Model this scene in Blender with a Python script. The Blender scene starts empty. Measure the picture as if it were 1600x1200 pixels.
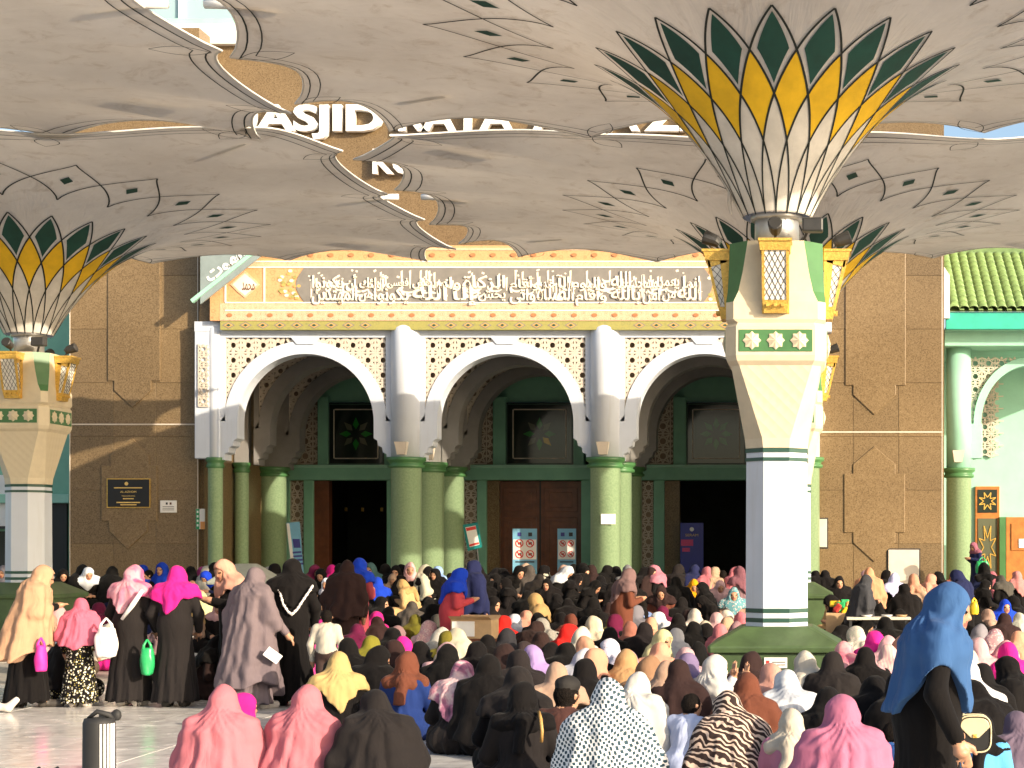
import bpy, bmesh, math, random
import numpy as np
from mathutils import Vector, Matrix
R = math.radians
random.seed(7)
SC = bpy.context.scene
COL = SC.collection

# ------------------------------------------------------------------ camera, sky, sun, exposure
FPX, CX, CY, HC = 2600.0, 1280.0, 857.0, 1.79      # focal length in photo pixels, principal point, eye height
def fx(px, Y): return (px - CX) * Y / FPX
def fz(py, Y): return HC + (CY - py) * Y / FPX
cam = bpy.data.cameras.new('camera'); camo = bpy.data.objects.new('camera', cam); COL.objects.link(camo)
camo.location = (0, 0, HC); camo.rotation_euler = (R(90), 0, 0)
cam.sensor_width = 36; cam.lens = 36 * FPX / 1600
cam.shift_x = (800 - CX) / 1600; cam.shift_y = (CY - 600) / 1600
cam.clip_end = 3000; SC.camera = camo

SUN_AZ, SUN_EL = 55, 18          # degrees to the right of straight behind the camera, height
w = bpy.data.worlds.new('World'); SC.world = w; w.use_nodes = True
nt = w.node_tree; bg = nt.nodes['Background']
sky = nt.nodes.new('ShaderNodeTexSky'); sky.sky_type = 'NISHITA'; sky.sun_disc = False
sky.sun_elevation = R(SUN_EL); sky.sun_rotation = R(180 - SUN_AZ)
sky.dust_density = 3.0; sky.air_density = 1.0
nt.links.new(sky.outputs[0], bg.inputs[0]); bg.inputs[1].default_value = 0.15
sl = bpy.data.lights.new('sun', 'SUN'); sl.energy = 4.4; sl.angle = R(0.5); sl.color = (1.0, 0.84, 0.64)
so = bpy.data.objects.new('sun', sl); COL.objects.link(so)
sd = Vector((math.sin(R(SUN_AZ)) * math.cos(R(SUN_EL)), -math.cos(R(SUN_AZ)) * math.cos(R(SUN_EL)), math.sin(R(SUN_EL))))
so.rotation_euler = (-sd).to_track_quat('-Z', 'Y').to_euler(); so.location = sd * 60
SC.view_settings.view_transform = 'Standard'; SC.view_settings.look = 'None'
SC.view_settings.exposure = 0.88; SC.view_settings.gamma = 1.0
SC.view_settings.use_curve_mapping = False
SC.cycles.max_bounces = 6; SC.cycles.diffuse_bounces = 4

# ------------------------------------------------------------------ materials
MATS = {}
def lin(c):
    return tuple((v / 12.92 if v <= .04045 else ((v + .055) / 1.055) ** 2.4) for v in c)
def hexc(h):
    return lin(tuple(int(h[i:i + 2], 16) / 255 for i in (0, 2, 4)))
def new_mat(name):
    m = bpy.data.materials.new(name); m.use_nodes = True; MATS[name] = m
    return m, m.node_tree, m.node_tree.nodes['Principled BSDF']
def N(t, typ, **kw):
    n = t.nodes.new(typ)
    for k, v in kw.items():
        if k.startswith('i_'): n.inputs[k[2:].replace('_', ' ')].default_value = v
        else: setattr(n, k, v)
    return n
def mixc(t, fac, a, b, blend='MIX'):
    n = t.nodes.new('ShaderNodeMix'); n.data_type = 'RGBA'; n.blend_type = blend
    for s, v in ((n.inputs[0], fac), (n.inputs[6], a), (n.inputs[7], b)):
        if hasattr(v, 'is_linked') or isinstance(v, bpy.types.NodeSocket): t.links.new(v, s)
        elif isinstance(v, (int, float)): s.default_value = v
        else: s.default_value = (*v[:3], 1)
    return n.outputs[2]
def ramp(t, src, stops):
    n = t.nodes.new('ShaderNodeValToRGB'); e = n.color_ramp.elements
    while len(e) < len(stops): e.new(.5)
    for el, (p, c) in zip(e, stops):
        el.position = p; el.color = (*c[:3], 1) if not isinstance(c, (int, float)) else (c, c, c, 1)
    t.links.new(src, n.inputs[0]); return n.outputs[0]
def coords(t, kind='Object', scale=(1, 1, 1), rot=(0, 0, 0)):
    if kind == 'World': o = t.nodes.new('ShaderNodeNewGeometry').outputs['Position']
    else: o = t.nodes.new('ShaderNodeTexCoord').outputs[kind]
    m = t.nodes.new('ShaderNodeMapping'); m.inputs['Scale'].default_value = scale; m.inputs['Rotation'].default_value = rot
    t.links.new(o, m.inputs[0]); return m.outputs[0]
def bump(t, p, h, strength=.3, dist=.02):
    b = N(t, 'ShaderNodeBump', i_Strength=strength, i_Distance=dist)
    t.links.new(h, b.inputs['Height']); t.links.new(b.outputs[0], p.inputs['Normal'])
def M(name, c, rough=.6, var=.18, scale=3, bmp=0, bscale=30, metal=0, spec=None, coat=0, em=0, kind='World'):
    if name in MATS: return MATS[name]
    m, t, p = new_mat(name)
    p.inputs['Roughness'].default_value = rough; p.inputs['Metallic'].default_value = metal
    if spec is not None: p.inputs['Specular IOR Level'].default_value = spec
    if coat: p.inputs['Coat Weight'].default_value = coat; p.inputs['Coat Roughness'].default_value = .1
    if em: p.inputs['Emission Color'].default_value = (*c, 1); p.inputs['Emission Strength'].default_value = em
    if var:
        v = coords(t, kind)
        n = N(t, 'ShaderNodeTexNoise', i_Scale=scale, i_Detail=6.0, i_Roughness=.6); t.links.new(v, n.inputs[0])
        lo = tuple(x * (1 - var) for x in c); hi = tuple(min(1, x * (1 + var)) for x in c)
        t.links.new(ramp(t, n.outputs[0], [(.3, lo), (.7, hi)]), p.inputs['Base Color'])
    else: p.inputs['Base Color'].default_value = (*c, 1)
    if bmp:
        n2 = N(t, 'ShaderNodeTexNoise', i_Scale=bscale, i_Detail=4.0); t.links.new(coords(t, kind), n2.inputs[0])
        bump(t, p, n2.outputs[0], bmp, .01)
    return m

M('white_paint', (.72, .72, .70), .4, .08, 4)
M('cream_stone', (.62, .54, .39), .55, .08, 5, .1, 25)
M('inner_plaster_shaded', (.23, .225, .22), .6, .15, 1.5)  # greyer inner plaster, its colour darkened further to stand for porch shade
M('mint', (.20, .46, .33), .5, .10, 2, .05, 10)
M('mint_pale', (.30, .58, .45), .5, .08, 2)
M('green_dark_paint', (.055, .095, .035), .5, .35, 2.2, .15, 18)
M('green_trim', (.06, .17, .06), .4, .12, 4)
M('stripe_green', (.02, .07, .05), .5, .1, 6)
M('turquoise', (.03, .40, .30), .5, .1, 4)
M('steel', (.45, .45, .44), .35, .12, 8, metal=.7)
M('gold', (.66, .42, .09), .35, .25, 30, .6, 60, metal=.45)
M('lantern_glass', (.78, .76, .70), .3, .05, 9)
M('dark_metal', (.03, .03, .03), .45, .2, 9)
M('black', (.008, .008, .008), .5, .1, 5)
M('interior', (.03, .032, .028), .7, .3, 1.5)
M('wood', (.13, .042, .016), .4, .3, 5)
M('wood_orange', (.42, .15, .03), .4, .25, 5)
M('paper', (.78, .76, .72), .6, .04, 8)
M('letter_white', (.80, .80, .78), .5, .05, 5)
M('ink_dark', (.03, .03, .035), .6, 0)
M('tile_green', (.19, .29, .10), .42, .22, 4, .1, 30)
M('lattice_beige', (.60, .53, .44), .6, .08, 4)
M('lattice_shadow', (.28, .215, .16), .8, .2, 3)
M('grey_field', (.20, .185, .165), .55, .1, 5)
M('gold_text', (.70, .48, .14), .4, .1, 5)
M('calligraphy_white', (.74, .67, .56), .5, .06, 5)
M('outline_dark', (.012, .018, .016), .8, .2, 6)
M('petal_green', (.004, .055, .042), .7, .25, 3)
M('petal_yellow', (.74, .46, .010), .7, .15, 3)
M('petal_white', (.62, .60, .55), .7, .15, 3)
M('rubber', (.015, .015, .015), .7, .2, 8)
M('cardboard', (.50, .33, .17), .7, .15, 6)

def mk_plaster():
    m, t, p = new_mat('white_plaster')
    n = N(t, 'ShaderNodeTexNoise', i_Scale=1.0, i_Detail=6.0, i_Roughness=.65); t.links.new(coords(t, 'World', (5, 5, .5)), n.inputs[0])
    n2 = N(t, 'ShaderNodeTexNoise', i_Scale=2.0, i_Detail=5.0); t.links.new(coords(t, 'World'), n2.inputs[0])
    c = mixc(t, ramp(t, n.outputs[0], [(.52, 0.0), (.72, .45)]), (.58, .63, .71), (.44, .45, .46))
    t.links.new(mixc(t, .4, c, ramp(t, n2.outputs[0], [(.35, (.86, .86, .86)), (.65, (1, 1, 1))]), 'MULTIPLY'), p.inputs['Base Color'])
    p.inputs['Roughness'].default_value = .5; bump(t, p, n2.outputs[0], .06, .02)
mk_plaster()
def mk_granite():
    m, t, p = new_mat('granite')
    v = coords(t, 'World')
    n1 = N(t, 'ShaderNodeTexNoise', i_Scale=34.0, i_Detail=5.0, i_Roughness=.75); t.links.new(v, n1.inputs[0])
    n2 = N(t, 'ShaderNodeTexNoise', i_Scale=.55, i_Detail=3.0); t.links.new(v, n2.inputs[0])
    c = ramp(t, n1.outputs[0], [(.33, (.085, .057, .029)), (.5, (.185, .130, .068)), (.68, (.265, .200, .120))])
    c2 = mixc(t, .5, c, ramp(t, n2.outputs[0], [(.3, (.75, .72, .68)), (.7, (1.15, 1.12, 1.05))]), 'MULTIPLY')
    oi = t.nodes.new('ShaderNodeObjectInfo'); rr = ramp(t, oi.outputs['Random'], [(0, (.86, .86, .88)), (1, (1.1, 1.08, 1.05))])
    t.links.new(mixc(t, 1.0, c2, rr, 'MULTIPLY'), p.inputs['Base Color'])
    p.inputs['Roughness'].default_value = .3; p.inputs['Specular IOR Level'].default_value = .35
mk_granite()

def mk_marble():
    m, t, p = new_mat('marble_floor')
    oi = t.nodes.new('ShaderNodeObjectInfo')
    v = coords(t, 'World')
    n = N(t, 'ShaderNodeTexNoise', i_Scale=.8, i_Detail=9.0, i_Roughness=.65, i_Distortion=1.6); t.links.new(v, n.inputs[0])
    vein = ramp(t, n.outputs[0], [(.36, (.66, .645, .62)), (.48, (.62, .605, .58)), (.50, (.52, .50, .475)), (.52, (.62, .605, .58)), (.66, (.72, .70, .675))])
    rnd = N(t, 'ShaderNodeMath', operation='MULTIPLY_ADD'); rnd.inputs[1].default_value = .12; rnd.inputs[2].default_value = .92
    t.links.new(oi.outputs['Random'], rnd.inputs[0])
    cc = t.nodes.new('ShaderNodeCombineColor'); [t.links.new(rnd.outputs[0], cc.inputs[i]) for i in range(3)]
    t.links.new(mixc(t, 1.0, vein, cc.outputs[0], 'MULTIPLY'), p.inputs['Base Color'])
    n3 = N(t, 'ShaderNodeTexNoise', i_Scale=5.0, i_Detail=5.0); t.links.new(v, n3.inputs[0])
    t.links.new(ramp(t, n3.outputs[0], [(.3, .12), (.7, .30)]), p.inputs['Roughness'])
    bump(t, p, n3.outputs[0], .03, .01)
mk_marble()
M('step_stone', (.34, .31, .27), .5, .15, 3, .05, 20)

def mk_canopy():
    m, t, p = new_mat('canopy_fabric')
    v = coords(t, 'Object')
    n1 = N(t, 'ShaderNodeTexNoise', i_Scale=.35, i_Detail=6.0, i_Roughness=.62); t.links.new(v, n1.inputs[0])
    n2 = N(t, 'ShaderNodeTexNoise', i_Scale=2.2, i_Detail=6.0, i_Roughness=.7, i_Distortion=.8); t.links.new(v, n2.inputs[0])
    c1 = ramp(t, n1.outputs[0], [(.35, (.55, .51, .46)), (.65, (.71, .675, .62))])
    c2 = ramp(t, n2.outputs[0], [(.30, (.70, .64, .58)), (.46, (.97, .96, .95)), (.7, (1, 1, 1))])
    c = mixc(t, .75, c1, c2, 'MULTIPLY')
    t.links.new(c, p.inputs['Base Color']); p.inputs['Roughness'].default_value = .75
    tr = t.nodes.new('ShaderNodeBsdfTranslucent'); t.links.new(mixc(t, 1.0, c, (1.0, .94, .87), 'MULTIPLY'), tr.inputs[0])
    mx = t.nodes.new('ShaderNodeMixShader'); mx.inputs[0].default_value = .22
    out = t.nodes['Material Output']
    t.links.new(p.outputs[0], mx.inputs[1]); t.links.new(tr.outputs[0], mx.inputs[2]); t.links.new(mx.outputs[0], out.inputs[0])
    gr = N(t, 'ShaderNodeTexGradient', gradient_type='RADIAL'); t.links.new(v, gr.inputs[0])
    ln = N(t, 'ShaderNodeVectorMath', operation='LENGTH'); t.links.new(v, ln.inputs[0])
    cb = t.nodes.new('ShaderNodeCombineXYZ'); t.links.new(gr.outputs[1], cb.inputs[0]); t.links.new(ln.outputs[1], cb.inputs[1])
    mp2 = t.nodes.new('ShaderNodeMapping'); mp2.inputs['Scale'].default_value = (26, .55, 1); t.links.new(cb.outputs[0], mp2.inputs[0])
    wv = N(t, 'ShaderNodeTexNoise', i_Scale=1.6, i_Detail=4.0, i_Roughness=.6, i_Distortion=.5); t.links.new(mp2.outputs[0], wv.inputs[0])   # tension wrinkles running out from the mast
    bump(t, p, wv.outputs[0], .35, .16)
mk_canopy()

def mk_ornament(name, base, ink, scale):
    m, t, p = new_mat(name)
    v = coords(t, 'World', (scale, scale, scale))
    vo = N(t, 'ShaderNodeTexVoronoi', feature='F1', i_Scale=1.0, i_Randomness=.35); t.links.new(v, vo.inputs['Vector'])
    n = N(t, 'ShaderNodeTexNoise', i_Scale=3.0, i_Detail=4.0, i_Distortion=2.0); t.links.new(v, n.inputs[0])
    a = mixc(t, ramp(t, vo.outputs[0], [(.10, .8), (.18, 0.0), (.30, 0.0), (.36, .55), (.42, 0.0)]), base, ink)
    b = mixc(t, ramp(t, n.outputs[0], [(.50, 0.0), (.58, .35)]), a, ink)
    t.links.new(b, p.inputs['Base Color']); p.inputs['Roughness'].default_value = .55
mk_ornament('orange_ornament', (.60, .34, .16), (.40, .16, .06), 5.5)
mk_ornament('cream_ornament', (.62, .46, .30), (.42, .22, .12), 8)
mk_ornament('olive_ornament', (.34, .31, .09), (.18, .20, .08), 7)
mk_ornament('gold_ornament', (.60, .33, .10), (.40, .36, .10), 9)

def mk_pattern_relief():
    m, t, p = new_mat('cream_relief')
    v = coords(t, 'Object', (9, 9, 9), (0, R(45), 0))
    c = N(t, 'ShaderNodeTexVoronoi', i_Scale=1.0, i_Randomness=0.0, feature='F1'); t.links.new(v, c.inputs['Vector'])
    p.inputs['Base Color'].default_value = (.61, .53, .38, 1); p.inputs['Roughness'].default_value = .55
    bump(t, p, c.outputs[0], .3, .03)
mk_pattern_relief()

def mk_column():
    m, t, p = new_mat('green_column')
    v = coords(t, 'World')
    n = N(t, 'ShaderNodeTexNoise', i_Scale=22.0, i_Detail=4.0, i_Roughness=.7); t.links.new(v, n.inputs[0])
    t.links.new(ramp(t, n.outputs[0], [(.3, (.23, .35, .20)), (.7, (.35, .49, .29))]), p.inputs['Base Color'])
    p.inputs['Roughness'].default_value = .28
mk_column()

def mk_glass(name, c):
    m, t, p = new_mat(name)
    p.inputs['Base Color'].default_value = (*c, 1); p.inputs['Roughness'].default_value = .08
    p.inputs['Specular IOR Level'].default_value = .6
mk_glass('dark_glass', (.012, .022, .018)); mk_glass('sky_glass', (.30, .42, .46)); mk_glass('stained_green', (.02, .20, .03))
mk_glass('stained_yellow', (.5, .33, .02)); mk_glass('leaded_glass', (.10, .11, .07))

# ------------------------------------------------------------------ mesh builder
class MB:
    def __init__(s): s.v = []; s.f = []; s.m = []
    def add(s, vs, fs, m=0):
        b = len(s.v); s.v += [tuple(map(float, q)) for q in vs]; s.f += [tuple(b + i for i in f) for f in fs]; s.m += [m] * len(fs); return s
    def box(s, x0, x1, y0, y1, z0, z1, m=0):
        if x0 > x1: x0, x1 = x1, x0
        if y0 > y1: y0, y1 = y1, y0
        if z0 > z1: z0, z1 = z1, z0
        return s.add([(x0, y0, z0), (x1, y0, z0), (x1, y1, z0), (x0, y1, z0), (x0, y0, z1), (x1, y0, z1), (x1, y1, z1), (x0, y1, z1)],
                     [(0, 3, 2, 1), (4, 5, 6, 7), (0, 1, 5, 4), (1, 2, 6, 5), (2, 3, 7, 6), (3, 0, 4, 7)], m)
    def prism(s, poly, y0, y1, m=0):            # poly of (x,z) counter-clockwise seen from the camera (-y)
        n = len(poly)
        a = sum(poly[i][0] * poly[(i + 1) % n][1] - poly[(i + 1) % n][0] * poly[i][1] for i in range(n))
        if a < 0: poly = poly[::-1]
        vs = [(x, y0, z) for x, z in poly] + [(x, y1, z) for x, z in poly]
        fs = [tuple(range(n)), tuple(range(2 * n - 1, n - 1, -1))] + [(i, i + n, (i + 1) % n + n, (i + 1) % n) for i in range(n)]
        return s.add(vs, fs, m)
    def bar(s, p, q, w, y0, y1, m=0):           # straight bar in the xz plane
        p = Vector(p); q = Vector(q); d = (q - p).normalized(); n = Vector((-d.y, d.x)) * w / 2
        return s.prism([tuple(p - n), tuple(q - n), tuple(q + n), tuple(p + n)], y0, y1, m)
    def loft(s, rings, m=0, cap=True):
        n = len(rings[0]); b = [p for r in rings for p in r]; fs = []
        for k in range(len(rings) - 1):
            for i in range(n):
                j = (i + 1) % n; fs.append((k * n + i, k * n + j, (k + 1) * n + j, (k + 1) * n + i))
        if cap: fs += [tuple(range(n - 1, -1, -1)), tuple((len(rings) - 1) * n + i for i in range(n))]
        return s.add(b, fs, m)
    def lathe(s, prof, n=24, c=(0, 0), m=0, cap=True, a0=0):
        return s.loft([[(c[0] + r * math.cos(a0 + 2 * math.pi * i / n), c[1] + r * math.sin(a0 + 2 * math.pi * i / n), z) for i in range(n)] for r, z in prof], m, cap)
    def tube(s, pts, r, n=8, m=0):
        pts = [Vector(p) for p in pts]; rings = []
        for i, p in enumerate(pts):
            d = (pts[min(i + 1, len(pts) - 1)] - pts[max(i - 1, 0)]).normalized()
            u = d.orthogonal().normalized() if i == 0 else (u - d * u.dot(d)).normalized()
            v = d.cross(u); rr = r[i] if isinstance(r, (list, tuple)) else r
            rings.append([tuple(p + (u * math.cos(2 * math.pi * k / n) + v * math.sin(2 * math.pi * k / n)) * rr) for k in range(n)])
        return s.loft(rings, m)
    def mesh(s, name, mats, smooth=False):
        me = bpy.data.meshes.new(name); me.from_pydata(s.v, [], s.f)
        for q in (mats if isinstance(mats, (list, tuple)) else [mats]): me.materials.append(MATS[q] if isinstance(q, str) else q)
        me.polygons.foreach_set('material_index', s.m)
        if smooth: me.polygons.foreach_set('use_smooth', [True] * len(me.polygons))
        me.update(); return me
    def build(s, name, mats, parent=None, smooth=False, bevel=0):
        o = put(name, s.mesh(name, mats, smooth), parent)
        if bevel:
            b = o.modifiers.new('bevel', 'BEVEL'); b.width = bevel; b.segments = 2; b.limit_method = 'ANGLE'
        if smooth == 'auto' or smooth == 2: pass
        return o
def put(name, me, parent=None, loc=None, rot=None, scale=None):
    o = bpy.data.objects.new(name, me); COL.objects.link(o)
    if parent: o.parent = parent
    if loc: o.location = loc
    if rot: o.rotation_euler = rot
    if scale: o.scale = scale
    return o
def thing(name, label, cat, loc=(0, 0, 0), rz=0, group=None):
    o = bpy.data.objects.new(name, None); COL.objects.link(o); o.location = loc; o.rotation_euler = (0, 0, rz); o.empty_display_size = .1
    return tag(o, label, cat, group)
def tag(o, label, cat, group=None):
    o['label'] = label; o['category'] = cat
    if group: o['group'] = group
    return o
def struct(o): o['kind'] = 'structure'; return o
def stuff(o): o['kind'] = 'stuff'; return o
def smooth_angle(o, deg=35):
    me = o.data; me.polygons.foreach_set('use_smooth', [True] * len(me.polygons))
    bm = bmesh.new(); bm.from_mesh(me)
    for e in bm.edges:
        if len(e.link_faces) != 2 or e.calc_face_angle(0) > R(deg): e.smooth = False
    bm.to_mesh(me); bm.free(); return o
def text_mesh(body, size, extrude=.0, align='CENTER', bold=0, spacing=1.0, bev=0):
    c = bpy.data.curves.new('lettering', 'FONT'); c.body = body; c.size = size; c.extrude = extrude; c.align_x = align; c.offset = bold; c.bevel_depth = bev; c.bevel_resolution = 0; c.space_character = spacing
    c.resolution_u = 3
    o = bpy.data.objects.new('lettering', c); COL.objects.link(o)
    me = bpy.data.meshes.new_from_object(o.evaluated_get(bpy.context.evaluated_depsgraph_get()))
    bpy.data.objects.remove(o); bpy.data.curves.remove(c); me.materials.clear(); return me
def letters(name, body, x, y, z, size, mat, parent=None, width=None, height=None, extrude=.01, align='CENTER', bold=0, ry=0, bev=0):
    me = text_mesh(body, size, extrude, align, bold, 1.0, bev); me.materials.append(MATS[mat])
    o = put(name, me, parent, (x, y, z), (R(90), ry, 0))
    xs = [v.co.x for v in me.vertices]; ys = [v.co.y for v in me.vertices]
    if xs and (width or height):
        sx = width / (max(xs) - min(xs)) if width else 1; sy = height / (max(ys) - min(ys)) if height else sx
        o.scale = (sx if width else sy, sy, 1)
    return o
ARF = dict(zip('ابتثجحخدذرزسشصضطظعغفقكلمنهوي', [(0xFE8D, 2), (0xFE8F, 4), (0xFE95, 4), (0xFE99, 4), (0xFE9D, 4), (0xFEA1, 4), (0xFEA5, 4), (0xFEA9, 2), (0xFEAB, 2), (0xFEAD, 2), (0xFEAF, 2), (0xFEB1, 4), (0xFEB5, 4), (0xFEB9, 4), (0xFEBD, 4), (0xFEC1, 4), (0xFEC5, 4), (0xFEC9, 4), (0xFECD, 4), (0xFED1, 4), (0xFED5, 4), (0xFED9, 4), (0xFEDD, 4), (0xFEE1, 4), (0xFEE5, 4), (0xFEE9, 4), (0xFEED, 2), (0xFEF1, 4)]))
ARF['ة'] = (0xFE93, 2); ARF['ى'] = (0xFEEF, 2); ARF['ئ'] = (0xFE89, 4); ARF['آ'] = (0xFE81, 2); ARF['إ'] = (0xFE87, 2); ARF['أ'] = (0xFE83, 2)
def arabic(s):                                   # contextual letter forms, laid out right to left
    out = []
    for wd in s.split():
        q = []
        for i, ch in enumerate(wd):
            code, n = ARF[ch]
            pj = i > 0 and ARF[wd[i - 1]][1] == 4; nj = n == 4 and i < len(wd) - 1
            q.append(chr(code + ((3 if nj else 1) if pj else (2 if nj else 0))))
        out.append(''.join(q))
    return ' '.join(w_[::-1] for w_ in out[::-1])
# ------------------------------------------------------------------ ground
g = MB(); S = 900
g.add([(-S, -S, -.004), (S, -S, -.004), (S, S, -.004), (-S, S, -.004)], [(0, 1, 2, 3)])
struct(g.build('ground', 'step_stone'))
fl = struct(MB().box(-40, 40, -12, 26.02, -.2, -.003 + .003).build('forecourt_floor', 'step_stone'))
tm = MB().loft([[(-.4985, -.4985, 0), (.4985, -.4985, 0), (.4985, .4985, 0), (-.4985, .4985, 0)], [(-.4985, -.4985, .010), (.4985, -.4985, .010), (.4985, .4985, .010), (-.4985, .4985, .010)], [(-.4965, -.4965, .012), (.4965, -.4965, .012), (.4965, .4965, .012), (-.4965, .4965, .012)]]).mesh('marble_tile', 'marble_floor')
for i in range(17):
    for j in range(15):
        put('marble_tile', tm, fl, (-11.3 + i * 1.0, 7.2 + j * 1.0, .002 + .0008 * ((i * 7 + j * 3) % 3)))
LEV = [(26.0, .15), (28.5, .30), (31.0, .45)]
for k, (y, z) in enumerate(LEV):
    y2 = LEV[k + 1][0] + .02 if k < 2 else 60
    st = struct(MB().box(-40, 40, y, y2, -.2, z).build('step' if k < 2 else 'terrace', 'step_stone', bevel=.012))
    struct(MB().box(-40, 40, y - .03, y + .35, z - .035, z + .004).build('step_nosing', 'white_paint', bevel=.006))
def level(Y):
    z = .012
    for y, h in LEV:
        if Y > y: z = h
    return z

# ------------------------------------------------------------------ mosque
YF = 40.0
mosque = thing('mosque', 'brown granite and white arcaded mosque with green columns behind the crowd', 'mosque', (-7.5, YF, .45))
MOFF = Vector((7.5, -YF, -.45))
def mp(o):                                        # keep world placement while parented to the mosque
    o.parent = mosque; o.location = o.location + MOFF; return o
def part(mb, name, mats, bevel=0, smooth=False): return mp(mb.build(name, mats, None, smooth, bevel))
def pxbox(mb, x0, x1, y0, y1, Y, depth, m=0):     # pixel rectangle standing at distance Y
    return mb.box(fx(x0, Y), fx(x1, Y), Y, Y + depth, fz(y1, Y), fz(y0, Y), m)
def pxpoly(mb, pts, Y, depth, m=0): return mb.prism([(fx(a, Y), fz(b, Y)) for a, b in pts], Y, Y + depth, m)

part(MB().box(-40, 20, 38.6, 60, .45, .6), 'plinth', 'step_stone', .012)
# granite towers with their relief panels
YT = 40.3
for side, (xa, xb) in (('l', (110, 311)), ('r', (1262, 1475))):
    tw = part(MB().box(fx(xa, YT), fx(xb, YT), YT, YT + 8, .6, 14.4), 'granite_tower', 'granite')
    if side == 'l':
        shapes = [[(205, 683), (233, 712), (233, 727), (245, 727), (245, 814), (230, 814), (230, 830), (199, 858), (170, 830), (170, 814), (158, 814), (158, 727), (172, 727), (172, 712)],
                  [(168, 250), (250, 250), (250, 595), (236, 595), (236, 610), (207, 637), (178, 610), (178, 595), (168, 595)]]
        strip = (663, 105, 308); edges = (109, 309)
    else:
        shapes = [[(1366, 697), (1399, 725), (1399, 740), (1414, 740), (1414, 832), (1399, 832), (1399, 848), (1366, 878), (1333, 848), (1333, 832), (1319, 832), (1319, 740), (1333, 740), (1333, 725)],
                  [(1321, 250), (1415, 250), (1415, 602), (1400, 602), (1400, 617), (1366, 648), (1333, 617), (1333, 602), (1321, 602)]]
        strip = (675, 1264, 1473); edges = (1472,)
    X0, X1 = fx(xa, YT), fx(xb, YT); cw = (X1 - X0) / 3
    slab = MB().loft([[(-cw / 2 + .005, .01, -.645), (cw / 2 - .005, .01, -.645), (cw / 2 - .005, .01, .645), (-cw / 2 + .005, .01, .645)], [(-cw / 2 + .005, -.006, -.645), (cw / 2 - .005, -.006, -.645), (cw / 2 - .005, -.006, .645), (-cw / 2 + .005, -.006, .645)], [(-cw / 2 + .009, -.010, -.641), (cw / 2 - .009, -.010, -.641), (cw / 2 - .009, -.010, .641), (-cw / 2 + .009, -.010, .641)]]).mesh('granite_slab', 'granite')
    for i in range(3):
        for j in range(7): put('granite_slab', slab, tw, (X0 + cw * (i + .5), YT - .002 - .0007 * ((i * 5 + j * 3) % 4), .6 + 1.3 * (j + .5)))
    for sh in shapes:
        o = pxpoly(MB(), sh, YT - .045, .06).build('relief_panel', 'granite', tw, bevel=.012)
    pxbox(MB(), strip[1], strip[2], strip[0] - 1.0, strip[0] + 1.0, YT - .026, .03).build('trim_strip', 'lattice_beige', tw)
    for e in edges:
        pxbox(MB(), e - .6, e + .6, 300, 905, YT - .020, .012).build('joint_seal', 'lattice_beige', tw)
# upper wall above the porch
UY = 41.2
uw = part(MB().box(fx(311, YT) + .0, fx(1262, YT), UY, UY + 6, 8.6, fz(72, UY)), 'upper_wall', 'granite')
part(MB().box(-21, 6, UY - .18, UY + 6, fz(72, UY), fz(40, UY)), 'parapet', 'white_paint', .02)
part(MB().box(-20.5, 5.5, UY + .5, UY + 7, fz(40, UY), fz(18, UY)), 'roof_curb', 'mint_pale', .02)
part(MB().box(-20.3, 5.3, UY + 1.2, UY + 7, fz(18, UY), fz(18, UY) + 2.2), 'clerestory', 'sky_glass')
for i in range(14):
    part(MB().box(-20.2 + i * 1.95, -20.08 + i * 1.95, UY + 1.12, UY + 1.2, fz(18, UY), fz(18, UY) + 2.2), 'mullion', 'white_paint')
dm = [(7 * math.cos(a), fz(18, UY) + 2.2 + 6 * math.sin(a)) for a in [R(k * 9) for k in range(11)]]
part(MB().lathe(dm, 32, (-7.5, 50)), 'dome', 'mint_pale', smooth=True)
part(pxbox(MB(), 372, 420, 78, 92, UY - .03, .03), 'stone_patch', 'lattice_beige')
sg = thing('wall_lettering', 'large white raised capital letters on the granite wall above the porch', 'lettering', (-7.5, UY, 10.5))
def lt(name, body, px0, px1, py, Y, h, mat, par, bold=.0, ext=.05, bev=0):
    o = letters(name, body, 0, 0, 0, 1, mat, None, width=fx(px1, Y) - fx(px0, Y), height=h, extrude=ext, bold=bold, bev=bev)
    o.location = ((fx(px0, Y) + fx(px1, Y)) / 2, Y, fz(py, Y))
    if par: o.parent = par; o.location = o.location - par.location
    return o
for wd, a, b in (('MASJID', 342, 598), ('RAYA', 620, 800), ("AL-A'ZHOM", 835, 1235)):
    me_h = (205 - 161) * UY / FPX * (1.24 if wd == 'MASJID' else 1.0)
    lt('word', wd, a, b, 204, UY - .14, me_h, 'letter_white', sg, .035, .08)
lt('word', 'KOTA TANGERANG', 583, 1020, 271, UY - .14, 40 * UY / FPX, 'letter_white', sg, .03, .08)
# framed calligraphy band above the arches
BY = YF - .22
def bb(x0, x1, y0, y1, off, d, name, mat, par=None, bevel=0):
    mb = MB(); mb.box(fx(x0, YF), fx(x1, YF), BY - off, BY - off + d, fz(y1, YF), fz(y0, YF))
    if par is None: return part(mb, name, mat, bevel)
    o = mb.build(name, mat, None, False, bevel); o.parent = par; o.location = o.location - PW(par); return o
def PW(o):
    v = o.location.copy()
    while o.parent: o = o.parent; v = v + o.location
    return v
band = bb(333, 1248, 386, 503, 0, 1.3, 'calligraphy_band', 'orange_ornament')
for y0, y1, mat in ((390, 394, 'cream_ornament'), (412, 419, 'cream_ornament'), (476, 486, 'cream_ornament'), (486, 503, 'cream_ornament')):
    bb(349, 1232, y0, y1, .012 if y1 < 486.5 else .009, .05, 'border', mat, band)
bb(333.5, 350, 412, 503, .006, .05, 'border', 'orange_ornament', band)
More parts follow.
